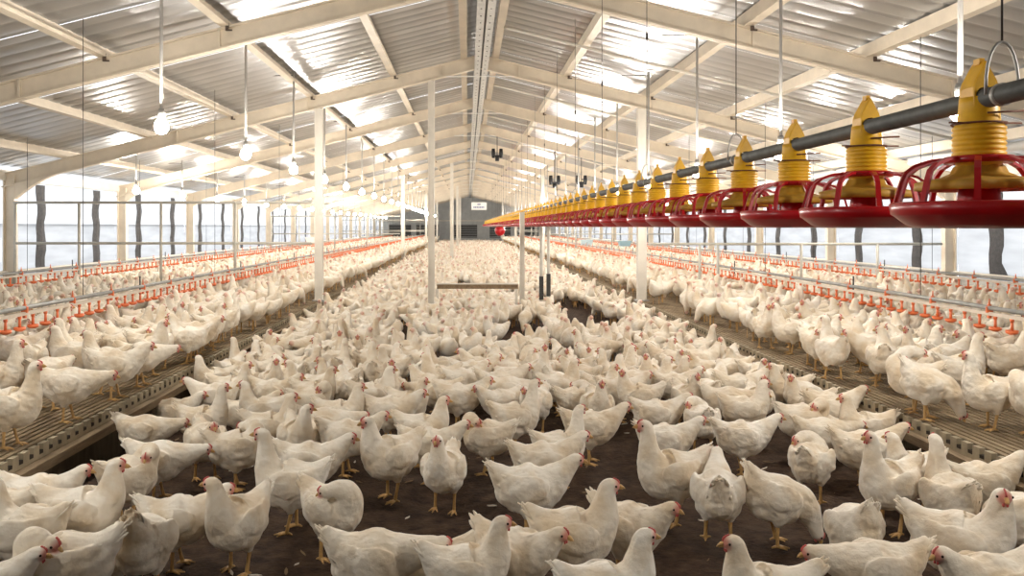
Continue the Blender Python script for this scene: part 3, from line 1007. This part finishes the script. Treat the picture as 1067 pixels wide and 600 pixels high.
def spine(pose, sit=False):
    neck, d = NECKS[pose]
    d = Vector(d).normalized()
    P = [(x, 0, z, a, b) for x, z, a, b in BODY]
    if pose == 'peck':                      # tip the trunk forward: tail up
        ang = -0.30
        c, s = math.cos(ang), math.sin(ang)
        P = [((x) * c - (z - 0.22) * -s * -1, 0, (x) * s + (z - 0.22) * c + 0.22, a, b) for x, _, z, a, b in P]
    P += [(x - 0.012, y, z, a * (1.02, 1.14, 1.2, 1.2, 1.16)[i], b * (1.02, 1.14, 1.2, 1.2, 1.16)[i]) for i, (x, y, z, a, b) in enumerate(neck)]
    e = Vector(P[-1][:3])
    head = e + d * 0.016 + Vector((0, 0, 0.010 if pose not in ('peck',) else 0.0))
    P.append((*head, 0.0275, 0.0285))
    f = head + d * 0.018
    P.append((*f, 0.0205, 0.0215))
    g = head + d * 0.030
    P.append((*g, 0.009, 0.010))
    return P, head, d

def tint_set(me, head, d, ran=0.0):
    n = len(me.vertices)
    co = np.empty(n * 3); me.vertices.foreach_get('co', co); co = co.reshape(-1, 3)
    h = np.array(head + d * 0.016)
    dist = np.linalg.norm(co - h, axis=1)
    mask = np.clip((0.0290 - dist) / 0.011, 0, 1)
    a = me.color_attributes.new('tint', 'FLOAT_COLOR', 'POINT')
    arr = np.zeros((n, 4)); arr[:, 0] = mask * 0.92; arr[:, 1] = ran; arr[:, 3] = 1
    a.data.foreach_set('color', arr.ravel())

def blade(mb, base, tip, wdir, wd, th=0.0025, bend=(0, 0, 0)):
    base, tip, wdir = Vector(base), Vector(tip), Vector(wdir).normalized()
    t = (tip - base).normalized()
    nrm = t.cross(wdir).normalized()
    bend = Vector(bend)
    rows = [(0.0, 0.55), (0.35, 1.0), (0.7, 0.95), (0.9, 0.6), (1.0, 0.12)]
    vs, fs = [], []
    for q, ww in rows:
        c = base.lerp(tip, q) + bend * (q * q)
        vs += [c - wdir * (wd * ww), c + nrm * th, c + wdir * (wd * ww), c - nrm * th]
    for r in range(4):
        for k in range(4):
            k2 = (k + 1) % 4
            fs.append((r * 4 + k, r * 4 + k2, r * 4 + 4 + k2, r * 4 + 4 + k))
    fs += [(3, 2, 1, 0), (16, 17, 18, 19)]
    mb.add(vs, fs, 0, True)

def hen_mesh(pose, sit=False, seed=1):
    r = random.Random(seed)
    P, head, d = spine(pose)
    mb = MB()
    loft(P, 28, mb, 4)
    pk = pose == 'peck'
    def tip_fwd(p):                          # the trunk's own tilt when pecking
        if not pk: return Vector(p)
        ang = -0.30; c, s = math.cos(ang), math.sin(ang)
        x, z = p[0], p[2] - 0.22
        return Vector((x * c - z * s, p[1], x * s + z * c + 0.22))
    # wings
    for s in (-1, 1):
        wp = [tip_fwd(q[:3]) for q in ((0.078, s * 0.082, 0.250), (0.050, s * 0.098, 0.246), (0.0, s * 0.104, 0.242), (-0.05, s * 0.090, 0.248), (-0.095, s * 0.060, 0.268), (-0.130, s * 0.032, 0.288))]
        rad = [(0.014, 0.020), (0.020, 0.050), (0.021, 0.062), (0.018, 0.052), (0.013, 0.034), (0.005, 0.012)]
        loft([(*p, a, b) for p, (a, b) in zip(wp, rad)], 14, mb, 3)
        # thigh
        if not sit:
            loft([(0.0, s * 0.050, 0.205, 0.060, 0.062), (-0.004, s * 0.052, 0.150, 0.048, 0.050), (-0.010, s * 0.052, 0.118, 0.026, 0.028), (-0.012, s * 0.052, 0.096, 0.012, 0.013)], 12, mb, 2)
    # fluff under the tail
    q = tip_fwd((-0.085, 0, 0.200)); mb.sphere(tuple(q), 0.070, 14, 10, 0, (1.0, 1.05, 0.95))
    q = tip_fwd((-0.02, 0, 0.165)); mb.sphere(tuple(q), 0.078, 14, 10, 0, (1.25, 1.08, 0.75))
    me = mb.mesh('hen_raw', [FEATHER])
    o = bpy.data.objects.new('hen_raw', me)
    COL.objects.link(o)
    rm = o.modifiers.new('r', 'REMESH'); rm.mode = 'VOXEL'; rm.voxel_size = 0.0055; rm.use_smooth_shade = True
    sm_ = o.modifiers.new('s', 'SMOOTH'); sm_.factor = 0.5; sm_.iterations = 4
    dg = bpy.context.evaluated_depsgraph_get()
    ev = o.evaluated_get(dg)
    m2 = bpy.data.meshes.new_from_object(ev)
    bpy.data.objects.remove(o); bpy.data.meshes.remove(me)
    n = len(m2.vertices)
    co = np.empty(n * 3); m2.vertices.foreach_get('co', co); co = co.reshape(-1, 3)
    # shallow feather lobes on the trunk
    no = np.empty(n * 3); m2.vertices.foreach_get('normal', no); no = no.reshape(-1, 3)
    hd = np.array(head)
    far = np.clip((np.linalg.norm(co - hd, axis=1) - 0.06) / 0.08, 0, 1)
    lob = np.zeros(n)
    rr = np.random.default_rng(seed)
    for k in range(14):
        fv_ = rr.normal(0, 1, 3) * rr.uniform(25, 90)
        lob += np.sin(co @ fv_ + rr.uniform(0, 6.28))
    co = co + no * (lob * 0.0006 * far)[:, None]
    fm = MB()
    fm.v = [tuple(p) for p in co]
    fm.f = [tuple(p.vertices) for p in m2.polygons]
    fm.m = [0] * len(fm.f); fm.s = [True] * len(fm.f)
    bpy.data.meshes.remove(m2)
    # tail feathers
    for k in range(9):
        u = (k - 4) / 4
        b0 = tip_fwd((-0.118, u * 0.024, 0.280 - abs(u) * 0.012))
        tp = tip_fwd((-0.192 - 0.012 * (1 - abs(u)) + r.uniform(-0.01, 0.01), u * 0.034, 0.352 - abs(u) * 0.030 + r.uniform(-0.008, 0.008)))
        blade(fm, b0, tp, (0.0, 1, -0.5 * u), 0.015, 0.003)
    # wing primaries lie against the flank
    for s in (-1, 1):
        for k in range(4):
            b0 = tip_fwd((-0.035 - 0.012 * k, s * (0.102 - 0.007 * k), 0.258 - 0.016 * k))
            tp = tip_fwd((-0.142 + r.uniform(-0.006, 0.006), s * (0.034 + 0.004 * k), 0.290 - 0.014 * k))
            blade(fm, b0, tp, (0.25, 0.2 * s, 1), 0.014, 0.003)
    # head furniture
    side = Vector((0, 0, 1)).cross(d)
    side = side.normalized() if side.length > 0.1 else Vector((0, 1, 0))
    upv = d.cross(side).normalized()
    hp = lambda f, l, u: head + d * f + side * l + upv * u
    # comb: low serrated ridge
    vs, fs = [], []
    prof = [(0.002, 0.028, 0.029), (0.007, 0.027, 0.032), (0.011, 0.026, 0.029), (0.015, 0.024, 0.030), (0.019, 0.021, 0.026), (0.023, 0.018, 0.026), (0.029, 0.013, 0.019)]
    for f, b0, t0 in prof:
        vs += [hp(f, -0.0035, b0 - 0.006), hp(f, 0.0035, b0 - 0.006), hp(f, 0.0015, t0), hp(f, -0.0015, t0)]
    for i in range(len(prof) - 1):
        for k in range(4):
            k2 = (k + 1) % 4
            fs.append((i * 4 + k, i * 4 + k2, i * 4 + 4 + k2, i * 4 + 4 + k))
    fs += [(3, 2, 1, 0), (24, 25, 26, 27)]
    fm.add(vs, fs, 1, True)
    # beak: upper and lower
    for (u0, u1, rr0, L) in ((0.002, -0.006, 0.0085, 0.052), (-0.006, -0.008, 0.006, 0.044)):
        fm.tube([hp(0.022, 0, u0), hp(0.034, 0, u0), hp(0.044, 0, (u0 + u1) / 2), hp(L, 0, u1)], [rr0, rr0 * 0.85, rr0 * 0.55, 0.001], 8, 2)
    # wattles and eyes
    for s in (-1, 1):
        c = hp(0.021, s * 0.006, -0.021)
        fm.sphere(c, 0.0065, 8, 6, 1, (0.7, 0.6, 1.15))
        c = hp(0.013, s * 0.0225, 0.004)
        fm.sphere(c, 0.0048, 8, 6, 3)
    # legs
    if not sit:
        for s in (-1, 1):
            fx_ = 0.012 * s
            hock = Vector((-0.014, s * 0.052, 0.108)); foot = Vector((fx_ - 0.004, s * 0.055, 0.012))
            fm.tube([hock + Vector((0.004, 0, 0.02)), hock, hock.lerp(foot, 0.5), foot, foot + Vector((0, 0, -0.006))], [0.011, 0.0095, 0.0075, 0.009, 0.008], 8, 2)
            for a, L in ((-0.55, 0.045), (0.0, 0.056), (0.55, 0.045), (math.pi, 0.026)):
                dv = Vector((math.cos(a), math.sin(a) , 0))
                fm.tube([foot, foot + dv * (L * 0.5) + Vector((0, 0, -0.002)), foot + dv * L + Vector((0, 0, -0.008))], [0.0075, 0.006, 0.003], 6, 2)
    if sit:
        fm.v = [(x, y, z - 0.095) for x, y, z in fm.v]
        head = head - Vector((0, 0, 0.095))
    me = fm.mesh('hen_' + pose, HMATS)
    tint_set(me, head, d)
    return me

VAR = {}
for i, p in enumerate(('up', 'tall', 'upl', 'upr', 'mid', 'midl', 'low', 'peck', 'tuckl', 'tuckr')):
    VAR[p] = hen_mesh(p, False, i + 1)
VAR['sit'] = hen_mesh('mid', True, 31)
VAR['sitl'] = hen_mesh('upl', True, 32)
HS = 0.87                                   # size of these birds against the pattern bird
ZC = {'peck': 0.17, 'sit': 0.10, 'sitl': 0.10}

# foreground birds read off the photograph: body centre in pixels, heading (0 right, 90 away, 180 left, 270 towards us), pose, label
S, L_, R_ = 0.0, SLZ, SLZ
H = [
 # ---- litter, first rows, left
 (2, 606, 10, 'mid', 0, 'hen cut by the bottom left corner with its head to the right'),
 (36, 556, 172, 'up', 0, 'large hen at the left edge of the litter looking left, neck raised'),
 (66, 590, 200, 'tuckl', 0, 'broad-backed hen at bottom left with its head out of sight'),
 (86, 535, 12, 'up', 0, 'upright hen by the left fascia with raised neck, looking right'),
 (36, 522, 5, 'mid', 0, 'hen at the foot of the left fascia board, head to the right'),
 (6, 530, 185, 'low', 0, 'hen half cut by the left edge below the fascia board'),
 (128, 582, 95, 'peck', 0, 'hen at bottom left seen from behind with its tail in the air'),
 (97, 583, 60, 'sit', 0, 'small low hen beside the tail-up hen at bottom left'),
 (134, 500, 60, 'tuckr', 0, 'hen turned away behind the upright hen by the left fascia'),
 (166, 480, 3, 'low', 0, 'plump hen left of centre stretching its head right at body height'),
 (185, 541, 2, 'mid', 0, 'hen in left foreground walking right, head before its neighbour'),
 (248, 543, 238, 'upr', 0, 'hen in left foreground facing us with red face turned left'),
 (303, 503, 184, 'tall', 0, 'tall hen in left foreground in profile looking left'),
 (322, 484, 0, 'mid', 0, 'hen behind the tall left-looking hen, facing right'),
 (346, 531, 330, 'tuckr', 0, 'hen preening with folded neck, in the gap left of centre'),
 (396, 578, 0, 'low', 0, 'hen at the bottom edge left of centre, stretched out to the right'),
 (486, 596, 0, 'up', 0, 'hen at the bottom centre looking right, half cut by the edge'),
 (446, 600, 20, 'sit', 0, 'hen tail at the bottom edge between two right-facing hens'),
 (535, 580, 320, 'mid', 0, 'hen just right of bottom centre looking down to the right'),
 (598, 560, 2, 'up', 0, 'big clean hen right of bottom centre, neck raised, profile right'),
 (654, 550, 318, 'mid', 0, 'hen tucked behind the big clean hen, face towards us'),
 (632, 622, 5, 'up', 0, 'hen at the bottom edge showing only its red-combed head'),
 (551, 510, 2, 'mid', 0, 'hen in the centre foreground stretched out facing right'),
 (566, 484, 8, 'mid', 0, 'hen directly behind the stretched centre foreground hen'),
 (700, 494, 190, 'tall', 0, 'hen right of centre on bare litter, profile left, standing tall'),
 (583, 467, 12, 'tall', 0, 'hen in the centre with long neck raised, seen from its side and back'),
 (615, 447, 0, 'mid', 0, 'hen in the centre facing right, behind the long-necked hen'),
 (508, 456, 165, 'tuckl', 0, 'hen in the centre with hidden head and back sloping right'),
 (537, 437, 18, 'tall', 0, 'slim hen at the left side of the central bare patch, neck high'),
 (582, 404, 10, 'up', 0, 'hen standing clear on its legs above the central bare patch'),
 (622, 424, 270, 'up', 0, 'hen looking straight at us behind the central bare patch'),
 (648, 411, 0, 'mid', 0, 'hen facing right just beyond the central bare patch'),
 (664, 413, 175, 'upl', 0, 'hen facing left, right of the central bare patch'),
 (520, 402, 0, 'mid', 0, 'left one of two close hens above the slim central hen'),
 (531, 408, 350, 'low', 0, 'right one of two close hens above the slim central hen'),
 (478, 416, 2, 'mid', 0, 'hen with raised tail left of the slim central hen'),
 (407, 478, 215, 'up', 0, 'stout hen left of centre on bare litter, breast towards us, looking left'),
 (463, 490, 252, 'up', 0, 'round hen left of centre staring at us on bare litter'),
 (352, 457, 0, 'mid', 0, 'hen with raised tail meeting the stout hen beak to beak'),
 (440, 449, 0, 'up', 0, 'hen behind the stout hen with red face to the right'),
 (447, 464, 0, 'mid', 0, 'hen mostly hidden behind the round staring hen'),
 (405, 431, 0, 'mid', 0, 'hen stretching right towards the small dark gap left of centre'),
 (355, 432, 5, 'up', 0, 'hen with pointed tail left of the small dark gap'),
 (334, 446, 0, 'low', 0, 'hen with lowered red head behind the beak to beak pair'),
 (325, 410, 0, 'up', 0, 'hen in profile right in the fourth row left of centre'),
 (388, 414, 8, 'up', 0, 'hen with raised head in front of the small dark gap'),
 (406, 408, 275, 'tall', 0, 'narrow hen standing upright, breast to us, left of the dark gap'),
 (443, 389, 90, 'up', 0, 'hen turned away at the top of the dark gap left of centre'),
 (492, 390, 5, 'mid', 0, 'long-bodied hen facing right above the raised-tail hen'),
 # ---- litter, left, against the fascia
 (213, 415, 180, 'mid', 0, 'hen by the left fascia looking left in the second rank'),
 (240, 405, 5, 'up', 0, 'hen with bright red face by the left fascia, looking right'),
 (184, 430, 5, 'sit', 0, 'small hen with pointed tail close to the left fascia'),
 (150, 450, 0, 'low', 0, 'hen nearest to the left fascia corner, facing right'),
 (212, 440, 5, 'tall', 0, 'hen with very long stretched neck near the left fascia'),
 (214, 461, 300, 'mid', 0, 'hen before the long-necked hen near the left fascia, head towards us'),
 (247, 469, 15, 'tuckl', 0, 'pear-shaped hen without visible head in the left middle rows'),
 (287, 449, 5, 'up', 0, 'hen in the left middle rows standing tall, looking right'),
 (274, 428, 180, 'up', 0, 'hen in the left middle rows looking left'),
 (265, 390, 2, 'mid', 0, 'hen with raised tail below the left platform ledge, facing right'),
 (316, 408, 180, 'up', 0, 'hen in profile left in the fourth row left of centre'),
 (291, 409, 350, 'mid', 0, 'hen half hidden between two tall hens left of centre'),
 (317, 453, 300, 'upl', 0, 'hen with red head down behind the tall left-looking hen'),
 # ---- litter, right
 (693, 459, 2, 'mid', 0, 'hen right of centre with spread tail, facing right'),
 (684, 432, 0, 'mid', 0, 'hen facing right in the row behind the spread-tail hen'),
 (732, 438, 88, 'tuckl', 0, 'fluffy hen seen from behind right of centre'),
 (773, 456, 0, 'mid', 0, 'large hen with smooth wing facing right, right of centre'),
 (776, 428, 2, 'up', 0, 'hen behind the large smooth-winged hen, head raised right'),
 (757, 420, 0, 'low', 0, 'hen lying low in the row behind the large smooth-winged hen'),
 (717, 415, 285, 'up', 0, 'hen with face towards us in the right middle rows'),
 (702, 402, 8, 'mid', 0, 'hen reaching up to the right in the right middle rows'),
 (680, 398, 0, 'up', 0, 'hen with curved neck looking right in the right middle rows'),
 (770, 406, 0, 'mid', 0, 'hen facing right in the packed right middle rows'),
 (762, 386, 180, 'low', 0, 'hen with upright tail, body to the left, near the right fascia'),
 (792, 397, 270, 'up', 0, 'hen facing us close to the right fascia teeth'),
 (812, 390, 0, 'low', 0, 'hen with snaking outstretched neck close to the right fascia'),
 (827, 406, 178, 'up', 0, 'hen looking left close to the right fascia'),
 (837, 440, 10, 'tuckr', 0, 'ruffled hen with curled feathers right of centre'),
 (845, 481, 55, 'tuckl', 0, 'round ball-shaped hen turned away in the right foreground'),
 (856, 452, 0, 'low', 0, 'long low hen behind the ball-shaped hen'),
 (868, 428, 0, 'mid', 0, 'hen facing right below the pair at the right platform edge'),
 (900, 470, 350, 'mid', 0, 'hen leaning right beside the tall hen of the right foreground'),
 (908, 444, 180, 'up', 0, 'hen with raised neck near the right fascia, looking left'),
 (931, 458, 200, 'sit', 0, 'hen with pointed tail at the foot of the right fascia'),
 (934, 508, 205, 'tall', 0, 'tall hen in the right foreground looking left with red face'),
 (953, 492, 200, 'upr', 0, 'red-faced hen peering from behind the tall right foreground hen'),
 (988, 520, 85, 'tall', 0, 'hen seen from behind with straight neck by the right fascia'),
 (1022, 507, 2, 'mid', 0, 'hen reaching the right edge of the picture, head out right'),
 (1058, 546, 95, 'peck', 0, 'hen at the right edge seen from behind, tail in the air'),
 (1000, 566, 330, 'upr', 0, 'big hen at bottom right with round head looking at us'),
 (891, 556, 92, 'peck', 0, 'tail-up hen seen from behind in the right foreground'),
 (915, 593, 182, 'low', 0, 'hen along the bottom right edge with its tail to the right'),
 (1032, 612, 200, 'mid', 0, 'hen tip showing at the bottom right edge'),
 (808, 524, 352, 'peck', 0, 'hen in the right foreground pecking at the litter, head to the right'),
 (750, 517, 70, 'mid', 0, 'hen turned away beside the pecking hen'),
 (803, 622, 180, 'up', 0, 'hen at the bottom edge right, only the crown of its head showing'),
 # ---- left platform
 (12, 424, 5, 'tall', L_, 'nearest hen on the left platform, cut by the left edge, neck raised'),
 (6, 394, 2, 'tall', L_, 'hen behind the nearest hen on the left platform, face to the right'),
 (42, 392, 80, 'low', L_, 'hen turned away on the left platform behind the nearest pair'),
 (97, 402, 2, 'low', L_, 'big hen on the left platform edge walking right with lowered head'),
 (76, 372, 175, 'up', L_, 'hen on the left platform looking left above the big walking hen'),
 (106, 380, 178, 'up', L_, 'hen on the left platform behind the walking hen, looking left'),
 (151, 381, 2, 'mid', L_, 'hen on the left platform teeth with its neck stretched right'),
 (185, 372, 4, 'low', L_, 'hen on the left platform edge bending down to the right'),
 (20, 365, 10, 'mid', L_, 'hen below the nearest drip cups at the left edge'),
 (132, 356, 190, 'mid', L_, 'hen on the left platform behind the stretched-neck hen'),
 (215, 352, 185, 'up', L_, 'upright hen at the far visible teeth of the left platform'),
 (250, 350, 0, 'mid', L_, 'hen at the left platform end of the visible teeth, looking right'),
 # ---- right platform
 (924, 402, 330, 'peck', R_, 'round hen on the right platform edge with head down'),
 (884, 396, 170, 'tuckr', R_, 'hen turned away at the left of the right platform edge pair'),
 (846, 366, 85, 'tall', R_, 'tall pale hen at the right platform edge, back to us'),
 (914, 367, 180, 'mid', R_, 'hen on the right platform looking left above the edge pair'),
 (959, 384, 190, 'tuckl', R_, 'hen on the right platform bending, beside the neck-high hen'),
 (996, 386, 8, 'tall', R_, 'hen on the right platform holding its neck high, looking right'),
 (1044, 411, 182, 'tall', R_, 'tall hen on the bare slats at the right, profile left'),
 (1066, 412, 200, 'tuckr', R_, 'hen cut by the right edge on the bare slats'),
 (1030, 368, 180, 'mid', R_, 'hen on the right platform below the nearest right drip cups'),
]
BIG = {(700, 494): 1.13, (303, 503): 1.10, (598, 560): 1.06, (407, 478): 1.04, (551, 510): 1.05, (1000, 566): 1.12, (934, 508): 1.05, (248, 543): 1.03, (396, 578): 1.05, (86, 535): 1.06, (36, 556): 1.08, (66, 590): 1.1}
birds = []                    # x, y, base, heading, pose, scale, label, group
for (bx, by, hd, pose, base, lab) in H:
    bg_ = BIG.get((bx, by), 1.0)
    p = px(bx, by, base + ZC.get(pose, 0.19) * bg_)
    birds.append([p.x, p.y, base, math.radians(hd + random.uniform(-6, 6)), pose, HS * bg_ * random.uniform(0.97, 1.05), lab, 'hens told apart in the foreground'])
# keep the two banks of birds on their own floor
for b in birds:
    if b[2] == 0:
        b[0] = min(max(b[0], SLX + 0.17), SRX - 0.17)
    elif b[0] < 0:
        b[0] = min(b[0], SLX - 0.10)
    else:
        b[0] = max(b[0], SRX + 0.10)
# ease apart birds that stand into each other: each bird is a front and a rear disc
def discs(x, y, h):
    c, q = math.cos(h), math.sin(h)
    return ((x - 0.068 * c, y - 0.068 * q), (x + 0.055 * c, y + 0.055 * q))
DM = 0.172
for it in range(60):
    for i in range(len(birds)):
        for j in range(i):
            a, b = birds[i], birds[j]
            if a[2] != b[2] or abs(a[0] - b[0]) > 0.36 or abs(a[1] - b[1]) > 0.36: continue
            for p in discs(a[0], a[1], a[3]):
                for r in discs(b[0], b[1], b[3]):
                    dx, dy = p[0] - r[0], p[1] - r[1]
                    q = math.hypot(dx, dy)
                    if 1e-6 < q < DM:
                        m_ = (DM - q) * 0.22
                        a[0] += dx / q * m_ * 0.5; b[0] -= dx / q * m_ * 0.5
                        a[1] += dy / q * m_; b[1] -= dy / q * m_

# fill the rest of the flock by dart throwing
cell = 0.3
gridd = {}
def gput(x, y, h):
    gridd.setdefault((int(math.floor(x / cell)), int(math.floor(y / cell))), []).append((x, y, discs(x, y, h)))
def gfree(x, y, h, r, dm):
    cx, cy = int(math.floor(x / cell)), int(math.floor(y / cell))
    mine = discs(x, y, h)
    for i in (-1, 0, 1):
        for j in (-1, 0, 1):
            for (a, b, ds) in gridd.get((cx + i, cy + j), ()):
                d2 = (a - x) ** 2 + (b - y) ** 2
                if d2 < r * r:
                    return False
                if d2 < 0.1:
                    for p in mine:
                        for q in ds:
                            if (p[0] - q[0]) ** 2 + (p[1] - q[1]) ** 2 < dm * dm:
                                return False
    return True
for b in birds: gput(b[0], b[1], b[3])
BARE = [(0.62, 9.0, 0.30), (1.55, 10.6, 0.45), (0.2, 15.5, 0.6), (0.95, 14.2, 0.4), (0.35, 8.4, 0.22), (1.45, 13.0, 0.4), (-0.2, 17.5, 0.4), (0.7, 19, 0.4), (-0.7, 9.3, 0.2), (-0.5, 12.0, 0.2), (0.76, 12.0, 0.18), (-2.06, 12.0, 0.2), (2.42, 12.0, 0.2)]
for (bx, by, r) in ((503, 371, .26), (528, 358, .24), (598, 336, .42), (619, 355, .36), (430, 371, .22), (464, 394, .24), (705, 344, .26), (591, 381, .22), (545, 352, .3), (345, 366, .15), (415, 350, .2), (650, 398, .15), (735, 372, .15), (300, 345, .2), (480, 340, .25)):
    p = px(bx, by, 0); BARE.append((p.x, p.y, r))
fill = []
zones = ((SLX + 0.15, SRX - 0.16, 0.0, 150000), (XL + 0.35, SLX - 0.12, SLZ, 150000), (SRX + 0.14, XR - 0.35, SLZ, 150000))
PW = ['up'] * 22 + ['tall'] * 12 + ['upl'] * 12 + ['upr'] * 12 + ['mid'] * 18 + ['midl'] * 7 + ['low'] * 7 + ['peck'] * 4 + ['tuckl'] * 6 + ['tuckr'] * 6 + ['sit'] * 3
for (xa, xb, base, tries) in zones:
    for t in range(tries):
        y = 3.0 + (60.0 * random.random() if t % 2 else 12.0 * random.random())
        x = random.uniform(xa, xb)
        u, vfoot = VX + x * F / y, VY + F * (CAMH - base) / y
        if base == 0:
            if vfoot > 452: continue
        else:
            if x < 0 and (vfoot > 404 or (vfoot > 395 and u > 110)): continue
            if x > 0 and vfoot > 408: continue
            if y < 7 and (u < -60 or u > 1130): continue
        if any((x - a) ** 2 + ((y - b) / 1.9) ** 2 < r * r * 1.15 for a, b, r in BARE): continue
        if y < 12 and base > 0 and min(abs(x + 3.07), abs(x - 3.62)) < 0.10: continue
        rmin, dm = (0.19, DM) if y < 14 else (0.245, 0.12)
        hd_ = random.uniform(0, 2 * math.pi)
        if not gfree(x, y, hd_, rmin, dm): continue
        gput(x, y, hd_)
        fill.append([x, y, base, hd_, random.choice(PW), HS * random.uniform(0.92, 1.06), None, None])
fill.sort(key=lambda b: b[1])
def inview(b):
    u = VX + b[0] * F / b[1]
    return -25 < u < 1090
near, rest = [], []
for b in fill:
    if len(near) + len(birds) < 300 and inview(b):
        near.append(b)
    else:
        rest.append(b)
ymax = max(b[1] for b in near)
rest = [b for b in rest if b[1] > 4]
ymed = sorted(b[1] for b in near)[len(near) // 2]
PPH = {'up': 'neck raised', 'tall': 'neck stretched up', 'upl': 'head turned', 'upr': 'head turned', 'mid': 'head forward', 'midl': 'head turned', 'low': 'head low',
       'peck': 'pecking', 'tuckl': 'head tucked back', 'tuckr': 'head tucked back', 'sit': 'lying down', 'sitl': 'lying down'}
for b in near:
    u = VX + b[0] * F / b[1]
    deg = math.degrees(b[3]) % 360
    fac = 'facing right' if deg < 45 or deg >= 315 else 'facing away' if deg < 135 else 'facing left' if deg < 225 else 'facing us'
    rk = 'front' if b[1] < ymed else 'back'
    if b[2] > 0:
        sd = 'left' if b[0] < 0 else 'right'
        b[6], b[7] = 'hen in the %s crowd of the %s platform' % (rk, sd), '%s platform crowd' % sd
    else:
        sd = 'left of centre' if u < 430 else 'at the centre' if u < 600 else 'right of centre'
        b[6], b[7] = 'hen in %s rows of the packed flock %s' % (rk, sd), 'packed flock ' + sd
    b[6] += ', %s, %s' % (PPH[b[4]], fac)
for b in birds + near:
    o = link('hen', VAR[b[4]], None, (b[0], b[1], b[2] + 0.002), b[3])
    o.scale = (b[5],) * 3
    lab = b[6] if len(b[6].split()) > 15 else 'white ' + b[6]
    tag(o, lab, 'hen', b[7])

# distant flock: one object of countless small birds
def hen_low(pose, n, keep):
    P, head, d = spine(pose)
    P = [P[i] for i in keep(len(P))]
    mb = MB()
    loft(P, n, mb, 1)
    hv = head + d * 0.03
    mb.add([head + Vector((0, 0.008, 0)) + d * 0.02, head + Vector((0, -0.008, 0)) + d * 0.02, head + d * 0.052 + Vector((0, 0, -0.006)), head + d * 0.022 + Vector((0, 0, 0.018))], [(0, 1, 2), (1, 3, 2), (3, 0, 2)], 1)
    for s in (-1, 1):
        mb.add([(-0.01, s * 0.045, 0.15), (0.008, s * 0.06, 0.15), (0.01, s * 0.05, 0.0), (-0.008, s * 0.05, 0.0)], [(0, 1, 2, 3)], 1)
    v = np.array(mb.v)
    h = np.array(head + d * 0.012)
    msk = np.clip((0.036 - np.linalg.norm(v - h, axis=1)) / 0.012, 0, 1)
    return v, mb.f, np.array(mb.m), msk
poses = ['up', 'tall', 'upl', 'upr', 'mid', 'low', 'peck', 'tuckl']
LODA = [hen_low(p, 9, lambda n: range(n)) for p in poses]
LODB = [hen_low(p, 6, lambda n: [0, 2, 4, 6, 8, 10, n - 3, n - 2, n - 1]) for p in poses]
AV, AF, AM, AT = [], [], [], []
off = 0
for b in rest:
    v, f, m_, msk = random.choice(LODA if b[1] < 22 else LODB)
    c, s = math.cos(b[3]), math.sin(b[3])
    k = b[5] * random.uniform(0.95, 1.05)
    vv = np.stack([(v[:, 0] * c - v[:, 1] * s) * k + b[0], (v[:, 0] * s + v[:, 1] * c) * k + b[1], v[:, 2] * k + b[2]], 1)
    AV.append(vv)
    AF += [tuple(i + off for i in q) for q in f]
    AM.append(m_)
    t = np.zeros((len(v), 4)); t[:, 0] = msk * 0.55; t[:, 1] = random.random(); t[:, 3] = 1
    AT.append(t)
    off += len(v)
me = bpy.data.meshes.new('distant_flock')
me.from_pydata(np.concatenate(AV), [], AF)
for m in (FEATHER, HORN): me.materials.append(m)
me.polygons.foreach_set('material_index', np.concatenate(AM).astype(np.int32))
me.polygons.foreach_set('use_smooth', [True] * len(AF))
a = me.color_attributes.new('tint', 'FLOAT_COLOR', 'POINT')
a.data.foreach_set('color', np.concatenate(AT).ravel())
me.update()
o = link('distant_flock', me)
tag(o, 'dense flock of small distant white hens filling the house behind', 'flock', kind='stuff')
print('birds', len(birds), len(near), len(rest), 'ymax', ymax, 'faces', len(AF))
